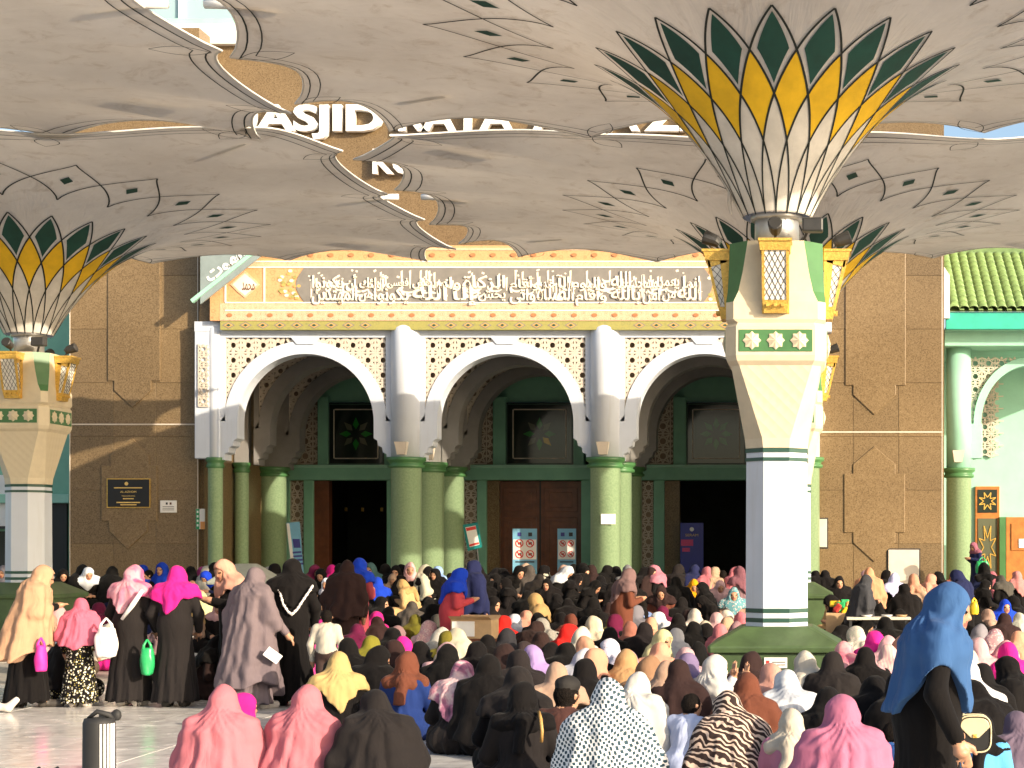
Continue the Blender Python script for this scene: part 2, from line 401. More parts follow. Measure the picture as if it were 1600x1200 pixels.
for y in (411, 420, 475, 487): bb(357, 1224, y - .8, y + .8, .02, .03, 'fillet', 'letter_white', band)
for x in (357.5, 418, 1163, 1224): bb(x - 1, x + 1, 420.9, 474.1, .021, .03, 'fillet', 'letter_white', band)
fld = MB()
pts = [(480, 421), (1101, 421)] + [(1101 + 13 * math.sin(k * math.pi / 8) * (1 if k else 1), 421 + 53 * k / 8) for k in range(1, 8)] + [(1101, 474), (480, 474)] + [(480 - 13 * math.sin(k * math.pi / 8), 474 - 53 * k / 8) for k in range(1, 8)]
fld.prism([(fx(a, YF), fz(b, YF)) for a, b in pts], BY - .015, BY + .02)
fo = fld.build('inscription_field', 'grey_field'); fo.parent = band; fo.location -= PW(band)
verse = 'إنما يعمر مساجد الله من آمن بالله واليوم الآخر وأقام الصلاة وآتى الزكاة ولم يخش إلا الله فعسى أولئك أن يكونوا من المهتدين'
wl = verse.split()
def callig(words, a, b, ybase, hpx, bold):
    o = lt('inscription', arabic(' '.join(words)), a, b, ybase, BY - .02, hpx * YF / FPX, 'calligraphy_white', None, 0, .004, bold)
    o.parent = band; o.location = o.location - PW(band); return o
seg = [wl[0:7], wl[7:12], wl[12:17], wl[17:]]
xs = [1098, 950, 792, 640, 483]
for k in range(4):
    ws = seg[k]; h = len(ws) // 2
    for row_, sub, yb, hp in ((0, ws[:h + 1], 450, 27), (1, ws[h:], 469, 30)):
        a_, b_ = xs[k + 1] + 2, xs[k] - 2; tot = sum(len(q) + .8 for q in sub); x_ = b_
        for q in sub:                              # one object per word, right to left
            wpx = (b_ - a_) * (len(q) + .8) / tot; tall = any(ch in 'الكطآأإ' for ch in q)
            callig([q], x_ - wpx + 2.5, x_, yb + (0 if tall else -3), hp if tall else hp * .62, .026); x_ -= wpx
rs = random.Random(3)
orn = MB()
def PX(x, y): return (fx(x, YF), fz(y, YF))
for k in range(52):                                # tall thin ascenders
    x = rs.uniform(488, 1092); y = rs.uniform(448, 470); h_ = rs.uniform(16, 30); y2 = max(424.5, y - h_); sl2 = rs.uniform(-1.5, 1.0)
    orn.prism([PX(x - .8, y), PX(x + .8, y), PX(x + sl2 + 1.7, y2), PX(x + sl2 - 1.5, y2 + 1.5)], BY - .0225 - k * .00002, BY)
for k in range(46):                                # sweeping bowls
    x = rs.uniform(494, 1084); y = rs.uniform(436, 460); r_ = rs.uniform(6, 13); a0 = rs.uniform(.1, .6); n_ = 9; up_, dn_ = [], []
    for q in range(n_ + 1):
        a = a0 + (math.pi - .3) * q / n_; w2 = 1.6 * math.sin(math.pi * q / n_) + .35
        up_.append(PX(x + (r_ - w2) * 1.25 * math.cos(a), min(473, y + (r_ - w2) * .8 * math.sin(a)))); dn_.append(PX(x + (r_ + w2) * 1.25 * math.cos(a), min(473.4, y + (r_ + w2) * .8 * math.sin(a))))
    orn.prism(up_ + dn_[::-1], BY - .0235 - k * .00002, BY)
for k in range(90):                               # little vowel marks and flourishes between the letters
    x = rs.uniform(486, 1096); y = rs.uniform(424, 472); a = rs.uniform(-.6, .6); L = rs.uniform(1.2, 2.8)
    orn.bar((fx(x - L * math.cos(a), YF), fz(y - L * math.sin(a), YF)), (fx(x + L * math.cos(a), YF), fz(y + L * math.sin(a), YF)), rs.uniform(.03, .05), BY - .021, BY)
fo2 = stuff(orn.build('vowel_marks', 'calligraphy_white')); fo2.parent = band; fo2.location -= PW(band)
for cx_ in (388, 1194):
    for (w_, h_, off, mat) in ((23, 21, .018, 'cream_ornament'), (19, 17, .022, 'calligraphy_white')):
        q = MB(); pl = []
        for k in range(16):
            a = k * math.pi / 8; rr = 1.0 if k % 4 == 0 else (.78 if k % 2 else .74)
            pl.append((fx(cx_ + w_ * rr * math.cos(a), YF), fz(447 + h_ * rr * math.sin(a), YF)))
        q.prism(pl, BY - off, BY + .02); o = q.build('medallion', mat); o.parent = band; o.location -= PW(band)
    o = lt('inscription', arabic('محمد'), cx_ - 10, cx_ + 10, 453, BY - .024, 13 * YF / FPX, 'wood', None, .0, .004); o.parent = band; o.location -= PW(band)
for sx, base in ((1, 422), (-1, 1159)):
    for k in range(26):
        ang = rs.uniform(-1.2, 1.2); rr = rs.uniform(8, 44); x = base + sx * (6 + rr); y = 447 + rs.uniform(-1, 1) * min(23, rr * .75)
        pl = [(fx(x + 3.4 * math.cos(a) , YF), fz(y + 2.6 * math.sin(a), YF)) for a in [ang + j * math.pi / 3 for j in range(6)]]
        q = MB().prism(pl, BY - .012 - k * .0003, BY + .01); o = q.build('arabesque_leaf', ['gold_ornament', 'olive_ornament', 'calligraphy_white'][k % 3]); o.parent = band; o.location -= PW(band)
ob = bb(349, 1236, 503.2, 517, -.01, .9, 'diamond_border', 'olive_ornament')
for k in range(33):
    cx_ = 362 + k * 26.6
    if min(abs(cx_ - 631), abs(cx_ - 946)) < 30: continue
    for s_, off, mat in ((1.0, .004, 'grey_field'), (.72, .008, 'gold_ornament'), (.38, .012, 'stripe_green')):
        q = MB().prism([(fx(cx_ + a * 10 * s_, YF), fz(510 + b * 5.6 * s_, YF)) for a, b in ((-1, 0), (0, 1), (1, 0), (0, -1))], BY + .01 - off, BY + .03)
        o = q.build('diamond_motif', mat); o.parent = ob; o.location -= PW(ob)

rsm = MB().lathe([(.02, 0), (.055, .004), (.055, .012), (.02, .012)], 10).mesh('rosette_motif', MATS.get('motif_rust') or M('motif_rust', (.42, .17, .07), .6, .15, 9))
for k in range(28):
    for yy in (494.5, 401):
        o = put('rosette_motif', rsm, None, (fx(364 + k * 31.5, YF), BY - .012, fz(yy, YF)), (R(90), 0, 0)); o.scale = (1.25, .85, 1); o.parent = band; o.location -= PW(band)
part(MB().box(fx(311, YF), fx(333, YF) + .02, YF + .02, YF + .5, 7.0, 9.2), 'return_wall', 'granite')
# arcades: front, middle and inner rows share their meshes
CXS = [-14.75, -9.95, -5.15, -.35]; CENT = [(CXS[i] + CXS[i + 1]) / 2 for i in range(3)]
ZS, RI, RO = 4.83, 1.64, 1.95
def arch_mesh():
    inner = [(-2.02, 3.92), (-1.95, 3.92), (-1.95, 4.06), (-1.86, 4.10), (-1.84, 4.22), (-1.75, 4.26), (-1.73, 4.38), (-RI, 4.44)]
    outer = [(-2.06, 3.92), (-2.06, 4.0), (-2.06, 4.1), (-2.06, 4.2), (-2.06, 4.3), (-2.06, 4.4), (-2.06, 4.5), (-2.06, 4.6)]
    n = 40
    for k in range(n + 1):
        a = math.pi - math.pi * k / n
        inner.append((RI * math.cos(a), ZS + RI * math.sin(a))); outer.append((RO * math.cos(a) if 0 < k < n else 2.06 * math.cos(a), ZS + RO * math.sin(a)))
    m8 = 8
    inner += [(-x, z) for x, z in inner[:m8][::-1]]; outer += [(-x, z) for x, z in outer[:m8][::-1]]
    rings = []
    for (xi, zi), (xo, zo) in zip(inner, outer): rings.append([(xi, 0, zi), (xo, 0, zo), (xo, .5, zo), (xi, .5, zi)])
    mb = MB().loft(rings)
    mb.box(-2.06, -1.93, .0, .45, 4.85, 7.0); mb.box(1.93, 2.06, .0, .45, 4.85, 7.0)
    mb.box(-1.93, 1.93, .0, .45, 6.86, 7.0)
    mb.prism([(-.34, 6.86), (-.2, 6.7), (.2, 6.7), (.34, 6.86)], -.03, .4)       # keystone
    return mb
def lattice_mesh(inside, x0, x1, z0, z1, c=.36, w=.046, d=.05):
    mb = MB()
    nx = int(math.ceil((x1 - x0) / c)); nz = int(math.ceil((z1 - z0) / c))
    for i in range(nx):
        for j in range(nz):
            ox = x0 + (i + .5) * c; oz = z1 - (j + .5) * c; h = c / 2
            segs = []
            ro = h * .98; ri = h * .52
            for k in range(8):
                a = k * math.pi / 4; b = a + math.pi / 8; b2 = a - math.pi / 8
                tip = (ox + ro * math.cos(a), oz + ro * math.sin(a)) if k % 2 == 0 else (ox + ro * 1.2 * math.cos(a), oz + ro * 1.2 * math.sin(a))
                segs.append((tip, (ox + ri * math.cos(b), oz + ri * math.sin(b)))); segs.append((tip, (ox + ri * math.cos(b2), oz + ri * math.sin(b2))))
                segs.append(((ox + ri * math.cos(b), oz + ri * math.sin(b)), (ox + ri * math.cos(b2), oz + ri * math.sin(b2))))
            segs += [((ox - h, oz - h), (ox + h, oz - h)), ((ox - h, oz - h), (ox - h, oz + h))]
            for k, (p, q) in enumerate(segs):
                mx, mz = (p[0] + q[0]) / 2, (p[1] + q[1]) / 2
                if x0 <= mx <= x1 and z0 <= mz <= z1 and inside(mx, mz): mb.bar(p, q, w, 0 + (k % 4) * .0015, d + (k % 4) * .0015)
    return mb
AM = arch_mesh().mesh('arch', 'white_plaster')
LM = lattice_mesh(lambda x, z: x * x + (z - ZS) ** 2 > (RO - .02) ** 2, -1.93, 1.93, 4.9, 6.86).mesh('lattice', 'lattice_beige')
bkp = MB()
for sx in (-1, 1):
    arc = [(sx * RO * math.cos(a), ZS + RO * math.sin(a)) for a in [R(3 + k * 3) for k in range(29)]]
    arc = [(min(1.93, max(-1.93, x)), z) for x, z in arc]
    bkp.prism(arc + [(0.0 + sx * .02, 6.86), (sx * 1.93, 6.86)], .2, .3)
AM2 = AM.copy(); AM2.materials[0] = MATS['inner_plaster_shaded']
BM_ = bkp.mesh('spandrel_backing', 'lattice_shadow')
colu = MB().lathe([(.36, .6), (.36, 3.72), (.44, 3.74), (.44, 3.80), (.40, 3.82), (.40, 3.86), (.47, 3.90), (.47, 3.98)], 28).mesh('column_shaft', ['green_column', 'green_trim'], True)
for p_ in colu.polygons:
    if p_.center.z > 3.73: p_.material_index = 1
upc = MB().lathe([(.36, 3.98), (.37, 6.95), (.35, 7.08), (.28, 7.18), (.16, 7.24), (.02, 7.255)], 28).mesh('column_upper', 'white_plaster', True)
base_m = MB().lathe([(.47, .6), (.47, .72), (.42, .76), (.38, .80)], 28).mesh('column_base', 'green_trim', True)
sc_m = MB().loft([[(-.10, 0, 0), (.10, 0, 0), (.10, -.13, 0), (-.10, -.13, 0)], [(-.15, 0, .30), (.15, 0, .30), (.15, -.2, .30), (-.15, -.2, .30)]]).mesh('sconce', 'lattice_beige')
for row, Y in enumerate((YF, 42.4, 44.8)):
    for c in CENT:
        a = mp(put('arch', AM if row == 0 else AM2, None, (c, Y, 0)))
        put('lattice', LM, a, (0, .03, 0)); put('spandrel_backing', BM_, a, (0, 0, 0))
    for k, x in enumerate(CXS):
        cl = mp(put('column', colu, None, (x if (k or row) else -14.55, Y + .1, 0), scale=(1, 1, 1) if (k or row == 2) else (.48, .48, 1))); put('column_base', base_m, cl)
        if row == 0 and k < 3:
            cu = put('column_upper', upc, cl)
        else:
            MB().box(-.36, .36, -.08, .42, 3.98, 7.0).build('column_upper', 'white_plaster' if row == 0 else 'inner_plaster_shaded', cl)
        if row < 2 and k in (1, 2): put('sconce', sc_m, cl, (.0 if row == 0 else .08, -.37, 4.03))
part(MB().box(-15.0, -14.4, YF - .05, YF + .35, 3.95, 7.0), 'end_pier', 'white_plaster', .02)

part(MB().box(-15.0, .3, YF + .4, 47, 7.0, 7.3), 'porch_ceiling', 'inner_plaster_shaded')
part(MB().box(-15.0, .3, YF - .05, YF + .4, 7.0, 7.24), 'beam', 'white_plaster')
el = lattice_mesh(lambda x, z: True, fx(312, YF), fx(328, YF), 5.2, 6.7, .25, .025, .03); o = part(el, 'lattice', 'lattice_beige'); o.location.y += YF - .09
for x in (-14.98, .28): part(MB().box(x - .06, x + .02, YF + .45, 47, .6, 7.0), 'porch_side_wall', 'granite')

# inner door wall
DY = 46.6
def db(x0, x1, y0, y1, dy, d, name, mat, par=None, bevel=0):
    mb = pxbox(MB(), x0, x1, y0, y1, DY + dy, d)
    if par is None: return part(mb, name, mat, bevel)
    o = mb.build(name, mat, None, False, bevel); o.parent = par; o.location = o.location - PW(par); return o
db(400, 1300, 460, 628, .25, .2, 'upper_door_wall', 'mint')
beam = db(400, 1300, 730, 750, -.15, .6, 'lintel', 'mint', bevel=.02)
db(400, 1300, 726, 731, -.2, .62, 'lintel_moulding', 'mint_pale', bevel=.01)
def jamb(x0, x1, y0=628, y1=960): return db(x0, x1, y0, y1, .0, .45, 'jamb', 'mint', bevel=.015)
for x0, x1 in ((496, 512), (600, 622), (770, 790), (896, 912), (1052, 1072), (1166, 1184)): jamb(x0, x1, 620, 729)
for x0, x1 in ((438, 452), (474, 489), (604, 632), (712, 724), (745, 760), (908, 935), (986, 1002), (1021, 1038), (1190, 1220)): jamb(x0, x1, 750, 960)
for a, b in ((452, 474), (724, 745), (1002, 1021)):
    lp = lattice_mesh(lambda x, z: True, fx(a, DY), fx(b, DY), .6, fz(751, DY), .38, .03, .03); o = part(lp, 'lattice', 'lattice_beige'); o.location.y += DY + .1
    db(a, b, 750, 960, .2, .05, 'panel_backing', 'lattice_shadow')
for a, b in ((440, 496), (712, 770), (1000, 1052)):
    lp = lattice_mesh(lambda x, z: True, fx(a, DY), fx(b, DY), fz(727, DY), fz(560, DY), .42, .034, .03); o = part(lp, 'lattice', 'lattice_beige'); o.location.y += DY + .1
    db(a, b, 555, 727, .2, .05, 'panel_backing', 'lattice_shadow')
for a, b in ((512, 600), (790, 896), (1072, 1166)):
    w0 = db(a, b, 629, 728, .12, .06, 'stained_window', 'dark_glass')
    cxx, czz = (a + b) / 2, 678
    for (h_, v_) in ((.96, .95), (.78, .78)):
        for s_ in (-1, 1):
            db(cxx + s_ * (b - a) / 2 * h_ - .8, cxx + s_ * (b - a) / 2 * h_ + .8, czz - 49 * v_, czz + 49 * v_, .10, .02, 'window_bar', 'stripe_green' if h_ > .9 else 'lattice_beige', w0)
            db(cxx - (b - a) / 2 * h_ + 1, cxx + (b - a) / 2 * h_ - 1, czz + s_ * 49 * v_ - .8, czz + s_ * 49 * v_ + .8, .103, .02, 'window_bar', 'stripe_green' if h_ > .9 else 'lattice_beige', w0)
    for k in range(8):
        an = k * math.pi / 4; r1, r2 = 12, 26
        pl = [(cxx + r1 * .6 * math.cos(an), czz + r1 * .6 * math.sin(an)), (cxx + r1 * 1.3 * math.cos(an - .32), czz + r1 * 1.3 * math.sin(an - .32)), (cxx + r2 * math.cos(an), czz + r2 * math.sin(an)), (cxx + r1 * 1.3 * math.cos(an + .32), czz + r1 * 1.3 * math.sin(an + .32))]
        o = pxpoly(MB(), pl, DY + .104, .02).build('star_pane', 'stained_yellow' if (k == 1 and a == 790) else ('stained_green' if k % 2 == 0 or a > 1000 else 'leaded_glass')); o.parent = w0; o.location -= PW(w0)
# doors: left and right bays stand open on the dark prayer hall, the middle one is a closed double door
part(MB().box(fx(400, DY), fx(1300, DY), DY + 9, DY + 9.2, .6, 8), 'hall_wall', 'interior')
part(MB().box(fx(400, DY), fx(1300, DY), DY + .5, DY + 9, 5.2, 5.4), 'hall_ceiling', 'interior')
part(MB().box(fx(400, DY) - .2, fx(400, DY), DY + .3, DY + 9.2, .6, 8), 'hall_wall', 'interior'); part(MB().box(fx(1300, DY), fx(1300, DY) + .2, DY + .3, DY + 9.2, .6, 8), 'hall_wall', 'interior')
for a, b in ((489, 514), (760, 780), (1038, 1062)): db(a, b, 751, 960, .12, .3, 'door_jamb', 'wood' if a == 489 else 'granite')
dr = db(780, 908, 752, 960, .30, .08, 'double_door', 'wood')
for x0, x1 in ((786, 838), (850, 902)):
    for y0, y1 in ((762, 800), (808, 900)):
        db(x0, x1, y0, y1, .27, .03, 'door_panel', 'wood', dr, .012)
        db(x0 + 8, x1 - 8, y0 + 7, y1 - 7, .255, .03, 'door_panel', 'wood', dr, .012)
db(843, 845, 752, 960, .285, .02, 'door_gap', 'black', dr)
for x in (540, 566, 596): 
    db(x - 1.6, x + 1.6, 793, 799, 4.0, .1, 'wall_light', 'gold')

# ------------------------------------------------------------------ side wings
WY = 43.0
part(MB().box(fx(1473, WY), 9, WY + 3, WY + 3.2, .6, fz(520, WY)), 'wing_wall', 'mint_pale')
part(MB().box(fx(1473, WY), 9, WY - .6, WY + 3, fz(545, WY), fz(522, WY)), 'wing_beam', 'mint_pale', .02)
part(MB().box(fx(1473, WY), 9, WY - 1.1, WY - .95, fz(523, WY), fz(497, WY)), 'fascia', 'turquoise', .01)
part(MB().box(fx(1473, WY), 9, WY - .95, WY + 3, fz(523, WY), fz(519, WY)), 'soffit', 'mint_pale')
wc = mp(put('column', colu, None, (fx(1498, WY), WY, 0), scale=(.9, .9, .97))); put('column_base', base_m, wc)
part(MB().lathe([(.32, 3.84), (.32, fz(545, WY))], 28, (fx(1498, WY), WY)), 'column_upper', 'mint_pale', smooth=True)
o = mp(put('sconce', sc_m, None, (fx(1495, WY), WY - .33, 4.0)))
# quarter arch with lattice on the wing
wa = MB(); c0 = (1612, 662); inn = []; out = []
for k in range(25):
    a = R(180 + k * 3.75)
    inn.append((fx(c0[0] + 78 * math.cos(a), WY), fz(c0[1] + 92 * math.sin(a), WY))); out.append((fx(c0[0] + 90 * math.cos(a), WY), fz(c0[1] + 105 * math.sin(a), WY)))
rings = [[(xi, WY + .1, zi), (xo, WY + .1, zo), (xo, WY + .5, zo), (xi, WY + .5, zi)] for (xi, zi), (xo, zo) in zip(inn, out)]
part(wa.loft(rings), 'arch', 'mint_pale')
part(pxbox(MB(), 1515, 1535, 662, 716, WY + .1, .4), 'arch_leg', 'mint_pale', .01)
lw = lattice_mesh(lambda x, z: ((x - fx(1612, WY)) / (90 * WY / FPX)) ** 2 + ((z - fz(662, WY)) / (105 * WY / FPX)) ** 2 > 1, fx(1515, WY), fx(1592, WY), fz(662, WY), fz(556, WY), .34, .03, .04)
o = part(lw, 'lattice', 'lattice_beige'); o.location.y += WY + .2
lw = lattice_mesh(lambda x, z: True, fx(1530, WY + 2.8), fx(1560, WY + 2.8), fz(712, WY + 2.8), fz(580, WY + 2.8), .34, .03, .04)
o = part(lw, 'lattice', 'lattice_beige'); o.location.y += WY + 2.9
dw = part(pxbox(MB(), 1524, 1562, 760, 905, WY + 2.9, .1), 'wooden_window_door', 'wood_orange', .01)
for y0, y1, mat in ((765, 801, 'dark_glass'), (810, 900, 'leaded_glass')):
    o = pxbox(MB(), 1528, 1558, y0, y1, WY + 2.88, .03).build('pane', mat); o.parent = dw; o.location -= PW(dw)
    gb = MB()
    Yg = WY + 2.86
    for k in range(8):
        a = k * math.pi / 4; cy_ = (y0 + y1) / 2; ry_ = (y1 - y0) * .4
        gb.bar((fx(1543 + 6 * math.cos(a), Yg), fz(cy_ + ry_ * .4 * math.sin(a), Yg)), (fx(1543 + 14 * math.cos(a + .39), Yg), fz(cy_ + ry_ * math.sin(a + .39), Yg)), .025, Yg, Yg + .02)
        gb.bar((fx(1543 + 6 * math.cos(a), Yg), fz(cy_ + ry_ * .4 * math.sin(a), Yg)), (fx(1543 + 14 * math.cos(a - .39), Yg), fz(cy_ + ry_ * math.sin(a - .39), Yg)), .025, Yg + .003, Yg + .023)
    o = gb.build('leading', 'gold'); o.parent = dw; o.location -= PW(dw)
od = part(pxbox(MB(), 1572, 1625, 808, 910, WY + 1.6, .08), 'open_door_leaf', 'wood_orange', .01)
o = pxbox(MB(), 1580, 1620, 818, 860, WY + 1.57, .03).build('door_panel', 'wood_orange', bevel=.01); o.parent = od; o.location -= PW(od)
part(pxbox(MB(), 1562, 1574, 808, 905, WY + 2.8, .2), 'door_jamb', 'green_trim')
# barrel tiles of the wing roof
roof = part(MB().add([(fx(1474, WY), WY - 1.15, fz(497, WY)), (9, WY - 1.15, fz(497, WY)), (9, WY + 3.4, fz(497, WY) + 2.6), (fx(1474, WY), WY + 3.4, fz(497, WY) + 2.6)], [(0, 1, 2, 3)]), 'tiled_roof', 'tile_green')
tl = []
for v in (0, .44):
    tl.append([(.125 * math.cos(math.pi * k / 6) * (1 - .08 * v), v, .03 + .085 * math.sin(math.pi * k / 6) - .055 * v + (.03 if k else .03)) for k in range(7)])
tmb = MB(); b_ = tl[0] + tl[1] + [(x, y, z - .018) for x, y, z in tl[0]]
tmb.add(b_, [(k, k + 1, k + 8, k + 7) for k in range(6)] + [(k + 14, k + 15, k + 1, k) for k in range(6)])
tmb.add([(.125, 0, .035), (.24, 0, .035), (.24, .44, .005), (.125, .44, .005), (.125, 0, .012), (.24, 0, .012)], [(0, 1, 2, 3), (4, 5, 1, 0)])
TME = tmb.mesh('roof_tile', 'tile_green', True)
sl_ = math.atan2(2.6, 4.55)
for i in range(13):
    for j in range(11):
        o = put('roof_tile', TME, None, (fx(1478, WY) + .13 + i * .238, WY - 1.2 + j * .36 * math.cos(sl_), fz(497, WY) + .02 + j * .36 * math.sin(sl_)), (sl_, 0, 0))
        o.parent = roof; o.location -= PW(roof)
part(pxpoly(MB(), [(1474, 415), (1484, 430), (1484, 497), (1474, 497)], WY - 1.3, .2), 'verge_board', 'white_paint')
# left wing behind the left pillar
LY = 43.0
part(MB().box(-40, fx(110, YT), LY + 1, LY + 1.3, .6, 9), 'wing_wall', 'mint')
part(pxbox(MB(), -60, 108, 772, 786, LY + .7, .4), 'lintel', 'mint_pale', .02)
part(pxbox(MB(), -60, 108, 560, 600, LY + .5, .5), 'cornice', 'green_trim', .02)
part(pxbox(MB(), 70, 104, 786, 960, LY + .9, .2), 'doorway', 'black')  # solid black panel, its colour standing in for the unlit opening
wb = part(pxbox(MB(), -60, 14, 742, 822, LY + .85, .1), 'window_board', 'white_paint'); pxb = pxbox(MB(), -60, 16, 822, 826, LY + .8, .15); part(pxb, 'window_rail', 'dark_metal')
part(pxbox(MB(), -60, 10, 830, 900, LY + .9, .08), 'window_pane', 'dark_glass')

# ------------------------------------------------------------------ boards and notices on the mosque
def board(name, label, cat, x0, x1, y0, y1, Y, d, mat, bevel=0, group=None):
    t = thing(name, label, cat, (fx((x0 + x1) / 2, Y), Y, fz(y1, Y)), 0, group)
    o = pxbox(MB(), x0, x1, y0, y1, Y, d).build('panel', mat, None, False, bevel); o.parent = t; o.location -= t.location
    return t
def on(t, mb, name, mat):
    o = mb.build(name, mat); o.parent = t; o.location -= t.location; return o
def ont(t, body, x0, x1, yb, hpx, Y, mat, bold=0):
    o = lt('lettering', body, x0, x1, yb, Y, hpx * Y / FPX, mat, None, bold, .002); o.parent = t; o.location -= t.location; return o
pq = board('plaque', 'black engraved plaque with gold lettering on the left granite tower', 'plaque', 168, 233, 749, 792, YT - .09, .04, 'black', .006)
on(pq, pxbox(MB(), 166.6, 234.4, 747.6, 793.4, YT - .075, .02), 'frame', 'gold')
for k, (txt, a, b, y, h) in enumerate((('PEMERINTAH KABUPATEN', 178, 222, 763, 1.6), ('AL-AZHOM', 188, 213, 770, 3.2), ('TANGERANG', 190, 211, 776, 2), ('DIRESMIKAN', 192, 209, 780, 1.6), ('GUBERNUR', 182, 219, 786, 1.8), ('TANGERANG', 188, 213, 789.5, 1.6))):
    on(pq, pxbox(MB(), a, b, y - h, y, YT - .094, .008), 'text_line', 'gold_text') if k in (3, 4, 5, 0) else ont(pq, txt, a, b, y, h, YT - .093, 'gold_text')
on(pq, MB().lathe([(.001, -.003), (.05, 0)], 10).__class__().prism([(fx(200 + 3 * math.cos(k * .785), YT), fz(756 + 3 * math.sin(k * .785), YT)) for k in range(8)], YT - .095, YT - .08), 'emblem', 'gold_text')
wn = board('notice', 'small white notice beside the black plaque on the granite tower', 'notice', 250, 276, 782, 801, YT - .05, .03, 'paper', .01)
for k in range(3): on(wn, pxbox(MB(), 254, 272, 791 + k * 2.6, 792 + k * 2.6, YT - .053, .006), 'text_line', 'grey_field')
on(wn, pxbox(MB(), 259, 262, 785, 788.5, YT - .053, .006), 'emblem', 'ink_dark'); on(wn, pxbox(MB(), 265, 268, 785, 788.5, YT - .053, .006), 'emblem', 'wood')
gs = board('information_sign', 'narrow green white and orange sign at the edge of the granite tower', 'sign', 306, 320, 795, 827, YT - .05, .03, 'paper', .004)
on(gs, pxbox(MB(), 306.2, 311.5, 795.2, 827, YT - .054, .01), 'green_field', M('sign_green', (.02, .28, .10), .5, 0).name); on(gs, pxbox(MB(), 313, 320, 815, 827, YT - .054, .01), 'orange_field', M('sign_orange', (.7, .3, .08), .5, 0).name)
for k in range(4): on(gs, pxbox(MB(), 307.5, 310, 798 + k * 7, 801.5 + k * 7, YT - .058, .01), 'symbol', 'letter_white')
for (a, b, c, d, lab) in ((1262, 1292, 811, 855, 'pale stone tablet on the right granite tower partly behind the white pillar'), (1388, 1436, 859, 912, 'square pale stone tablet low on the right granite tower')):
    tb = board('stone_tablet', lab, 'tablet', a, b, c, d, YT - .06, .06, 'lattice_beige', .01)
    on(tb, pxbox(MB(), a - 2, b + 2, c - 2, d + 2, YT - .03, .02), 'frame', 'dark_metal')
pc = board('paper_notice', 'white paper notice taped to the green column beside the right arch', 'notice', 939, 962, 803, 819, YF - .31, .006, 'paper')
dp = board('paper_notice', 'white paper notice on the open orange wooden door', 'notice', 1592, 1612, 842, 856, WY + 1.55, .006, 'paper')
# diagonal glass board with arabic lettering at the left end of the band
gbx = thing('glass_board', 'grey blue glass board with white arabic lettering at the left end of the band', 'board', (fx(313, YF), YF - .5, fz(475, YF)))
on(gbx, pxpoly(MB(), [(313, 475), (313, 340), (480, 340), (433, 380)], YF - .55, .06), 'panel', M('board_glass', (.22, .27, .27), .15, .15, 2).name)
on(gbx, MB().bar((fx(313, YF), fz(476, YF)), (fx(436, YF), fz(379, YF)), .09, YF - .58, YF - .47), 'edge_frame', 'mint_pale')
o = ont(gbx, arabic('الموت'), 340, 412, 408, 26, YF - .56, 'letter_white', .03); o.rotation_euler = (R(90), R(-38), 0); o.location.x -= .3; o.location.z -= .16
# standing banners in the porch
def tex_mat(name, c, r=.5): return M(name, c, r, .05, 5).name
M('banner_blue', (.18, .42, .60), .5, .1, 3); M('sign_red', (.62, .05, .04), .5, 0); M('teal_frame', (.01, .22, .22), .4, .1, 4); M('screen_blue', (.004, .012, .30), .3, .1, 4); M('screen_pink', (.7, .05, .22), .4, 0); M('banner_navy', (.05, .05, .25), .5, 0)
for k, (a, b, lab) in enumerate(((801, 839, 'wider light blue banner with four red prohibition signs before the brown double door'), (871, 900, 'narrower light blue banner with four red prohibition signs at the right door leaf'))):
    Yb = 44.0
    t = board('standing_banner', lab, 'banner', a, b, 826, 905, Yb, .02, 'banner_blue', 0, 'banners before the double door')
    w_ = b - a
    on(t, pxbox(MB(), a + 1, b - 1, 843, 874, Yb - .004, .01), 'white_field', 'paper')
    for u in (.28, .72):
        for yy in (849, 866):
            cx_ = a + w_ * u; rr = w_ * .17
            ring = MB(); rg = []
            for q in range(19):
                an = q * math.pi / 9; rg.append([(fx(cx_ + r_ * math.cos(an), Yb), y_, fz(yy + r_ * math.sin(an), Yb)) for r_, y_ in ((rr, Yb - .012), (rr * .76, Yb - .012), (rr * .76, Yb - .006), (rr, Yb - .006))])
            ring.loft(rg, 0, False); ring.bar((fx(cx_ - rr * .6, Yb), fz(yy - rr * .6, Yb)), (fx(cx_ + rr * .6, Yb), fz(yy + rr * .6, Yb)), .03, Yb - .012, Yb - .006)
            on(t, ring, 'prohibition_sign', 'sign_red'); on(t, pxbox(MB(), cx_ - rr * .4, cx_ + rr * .4, yy - rr * .3, yy + rr * .3, Yb - .0055, .004), 'symbol', 'ink_dark')
        on(t, pxbox(MB(), a + w_ * u - 3, a + w_ * u + 3, 832, 838, Yb - .004, .004), 'emblem', 'ink_dark' if u > .5 else 'banner_navy')
    on(t, pxbox(MB(), a + 4, b - 4, 877, 879, Yb - .004, .004), 'text_line', 'ink_dark'); on(t, MB().tube([(fx((a + b) / 2, Yb), Yb + .15, .6), (fx((a + b) / 2, Yb), Yb + .03, fz(826, Yb))], .012), 'stand', 'dark_metal')
Yb = 42.9
t = thing('standing_banner', 'leaning blue and white roll banner beside the green inner column in the left arch', 'banner', (fx(462, Yb), Yb, .6))
on(t, pxpoly(MB(), [(447, 817), (468, 815), (477, 930), (460, 930)], Yb, .02), 'panel', 'banner_blue')
on(t, pxpoly(MB(), [(447.5, 818), (452, 818), (466, 930), (460.4, 930)], Yb - .006, .01), 'white_edge', 'paper'); on(t, pxpoly(MB(), [(457, 842), (468, 842), (470, 856), (459, 856)], Yb - .006, .01), 'emblem', 'banner_navy')
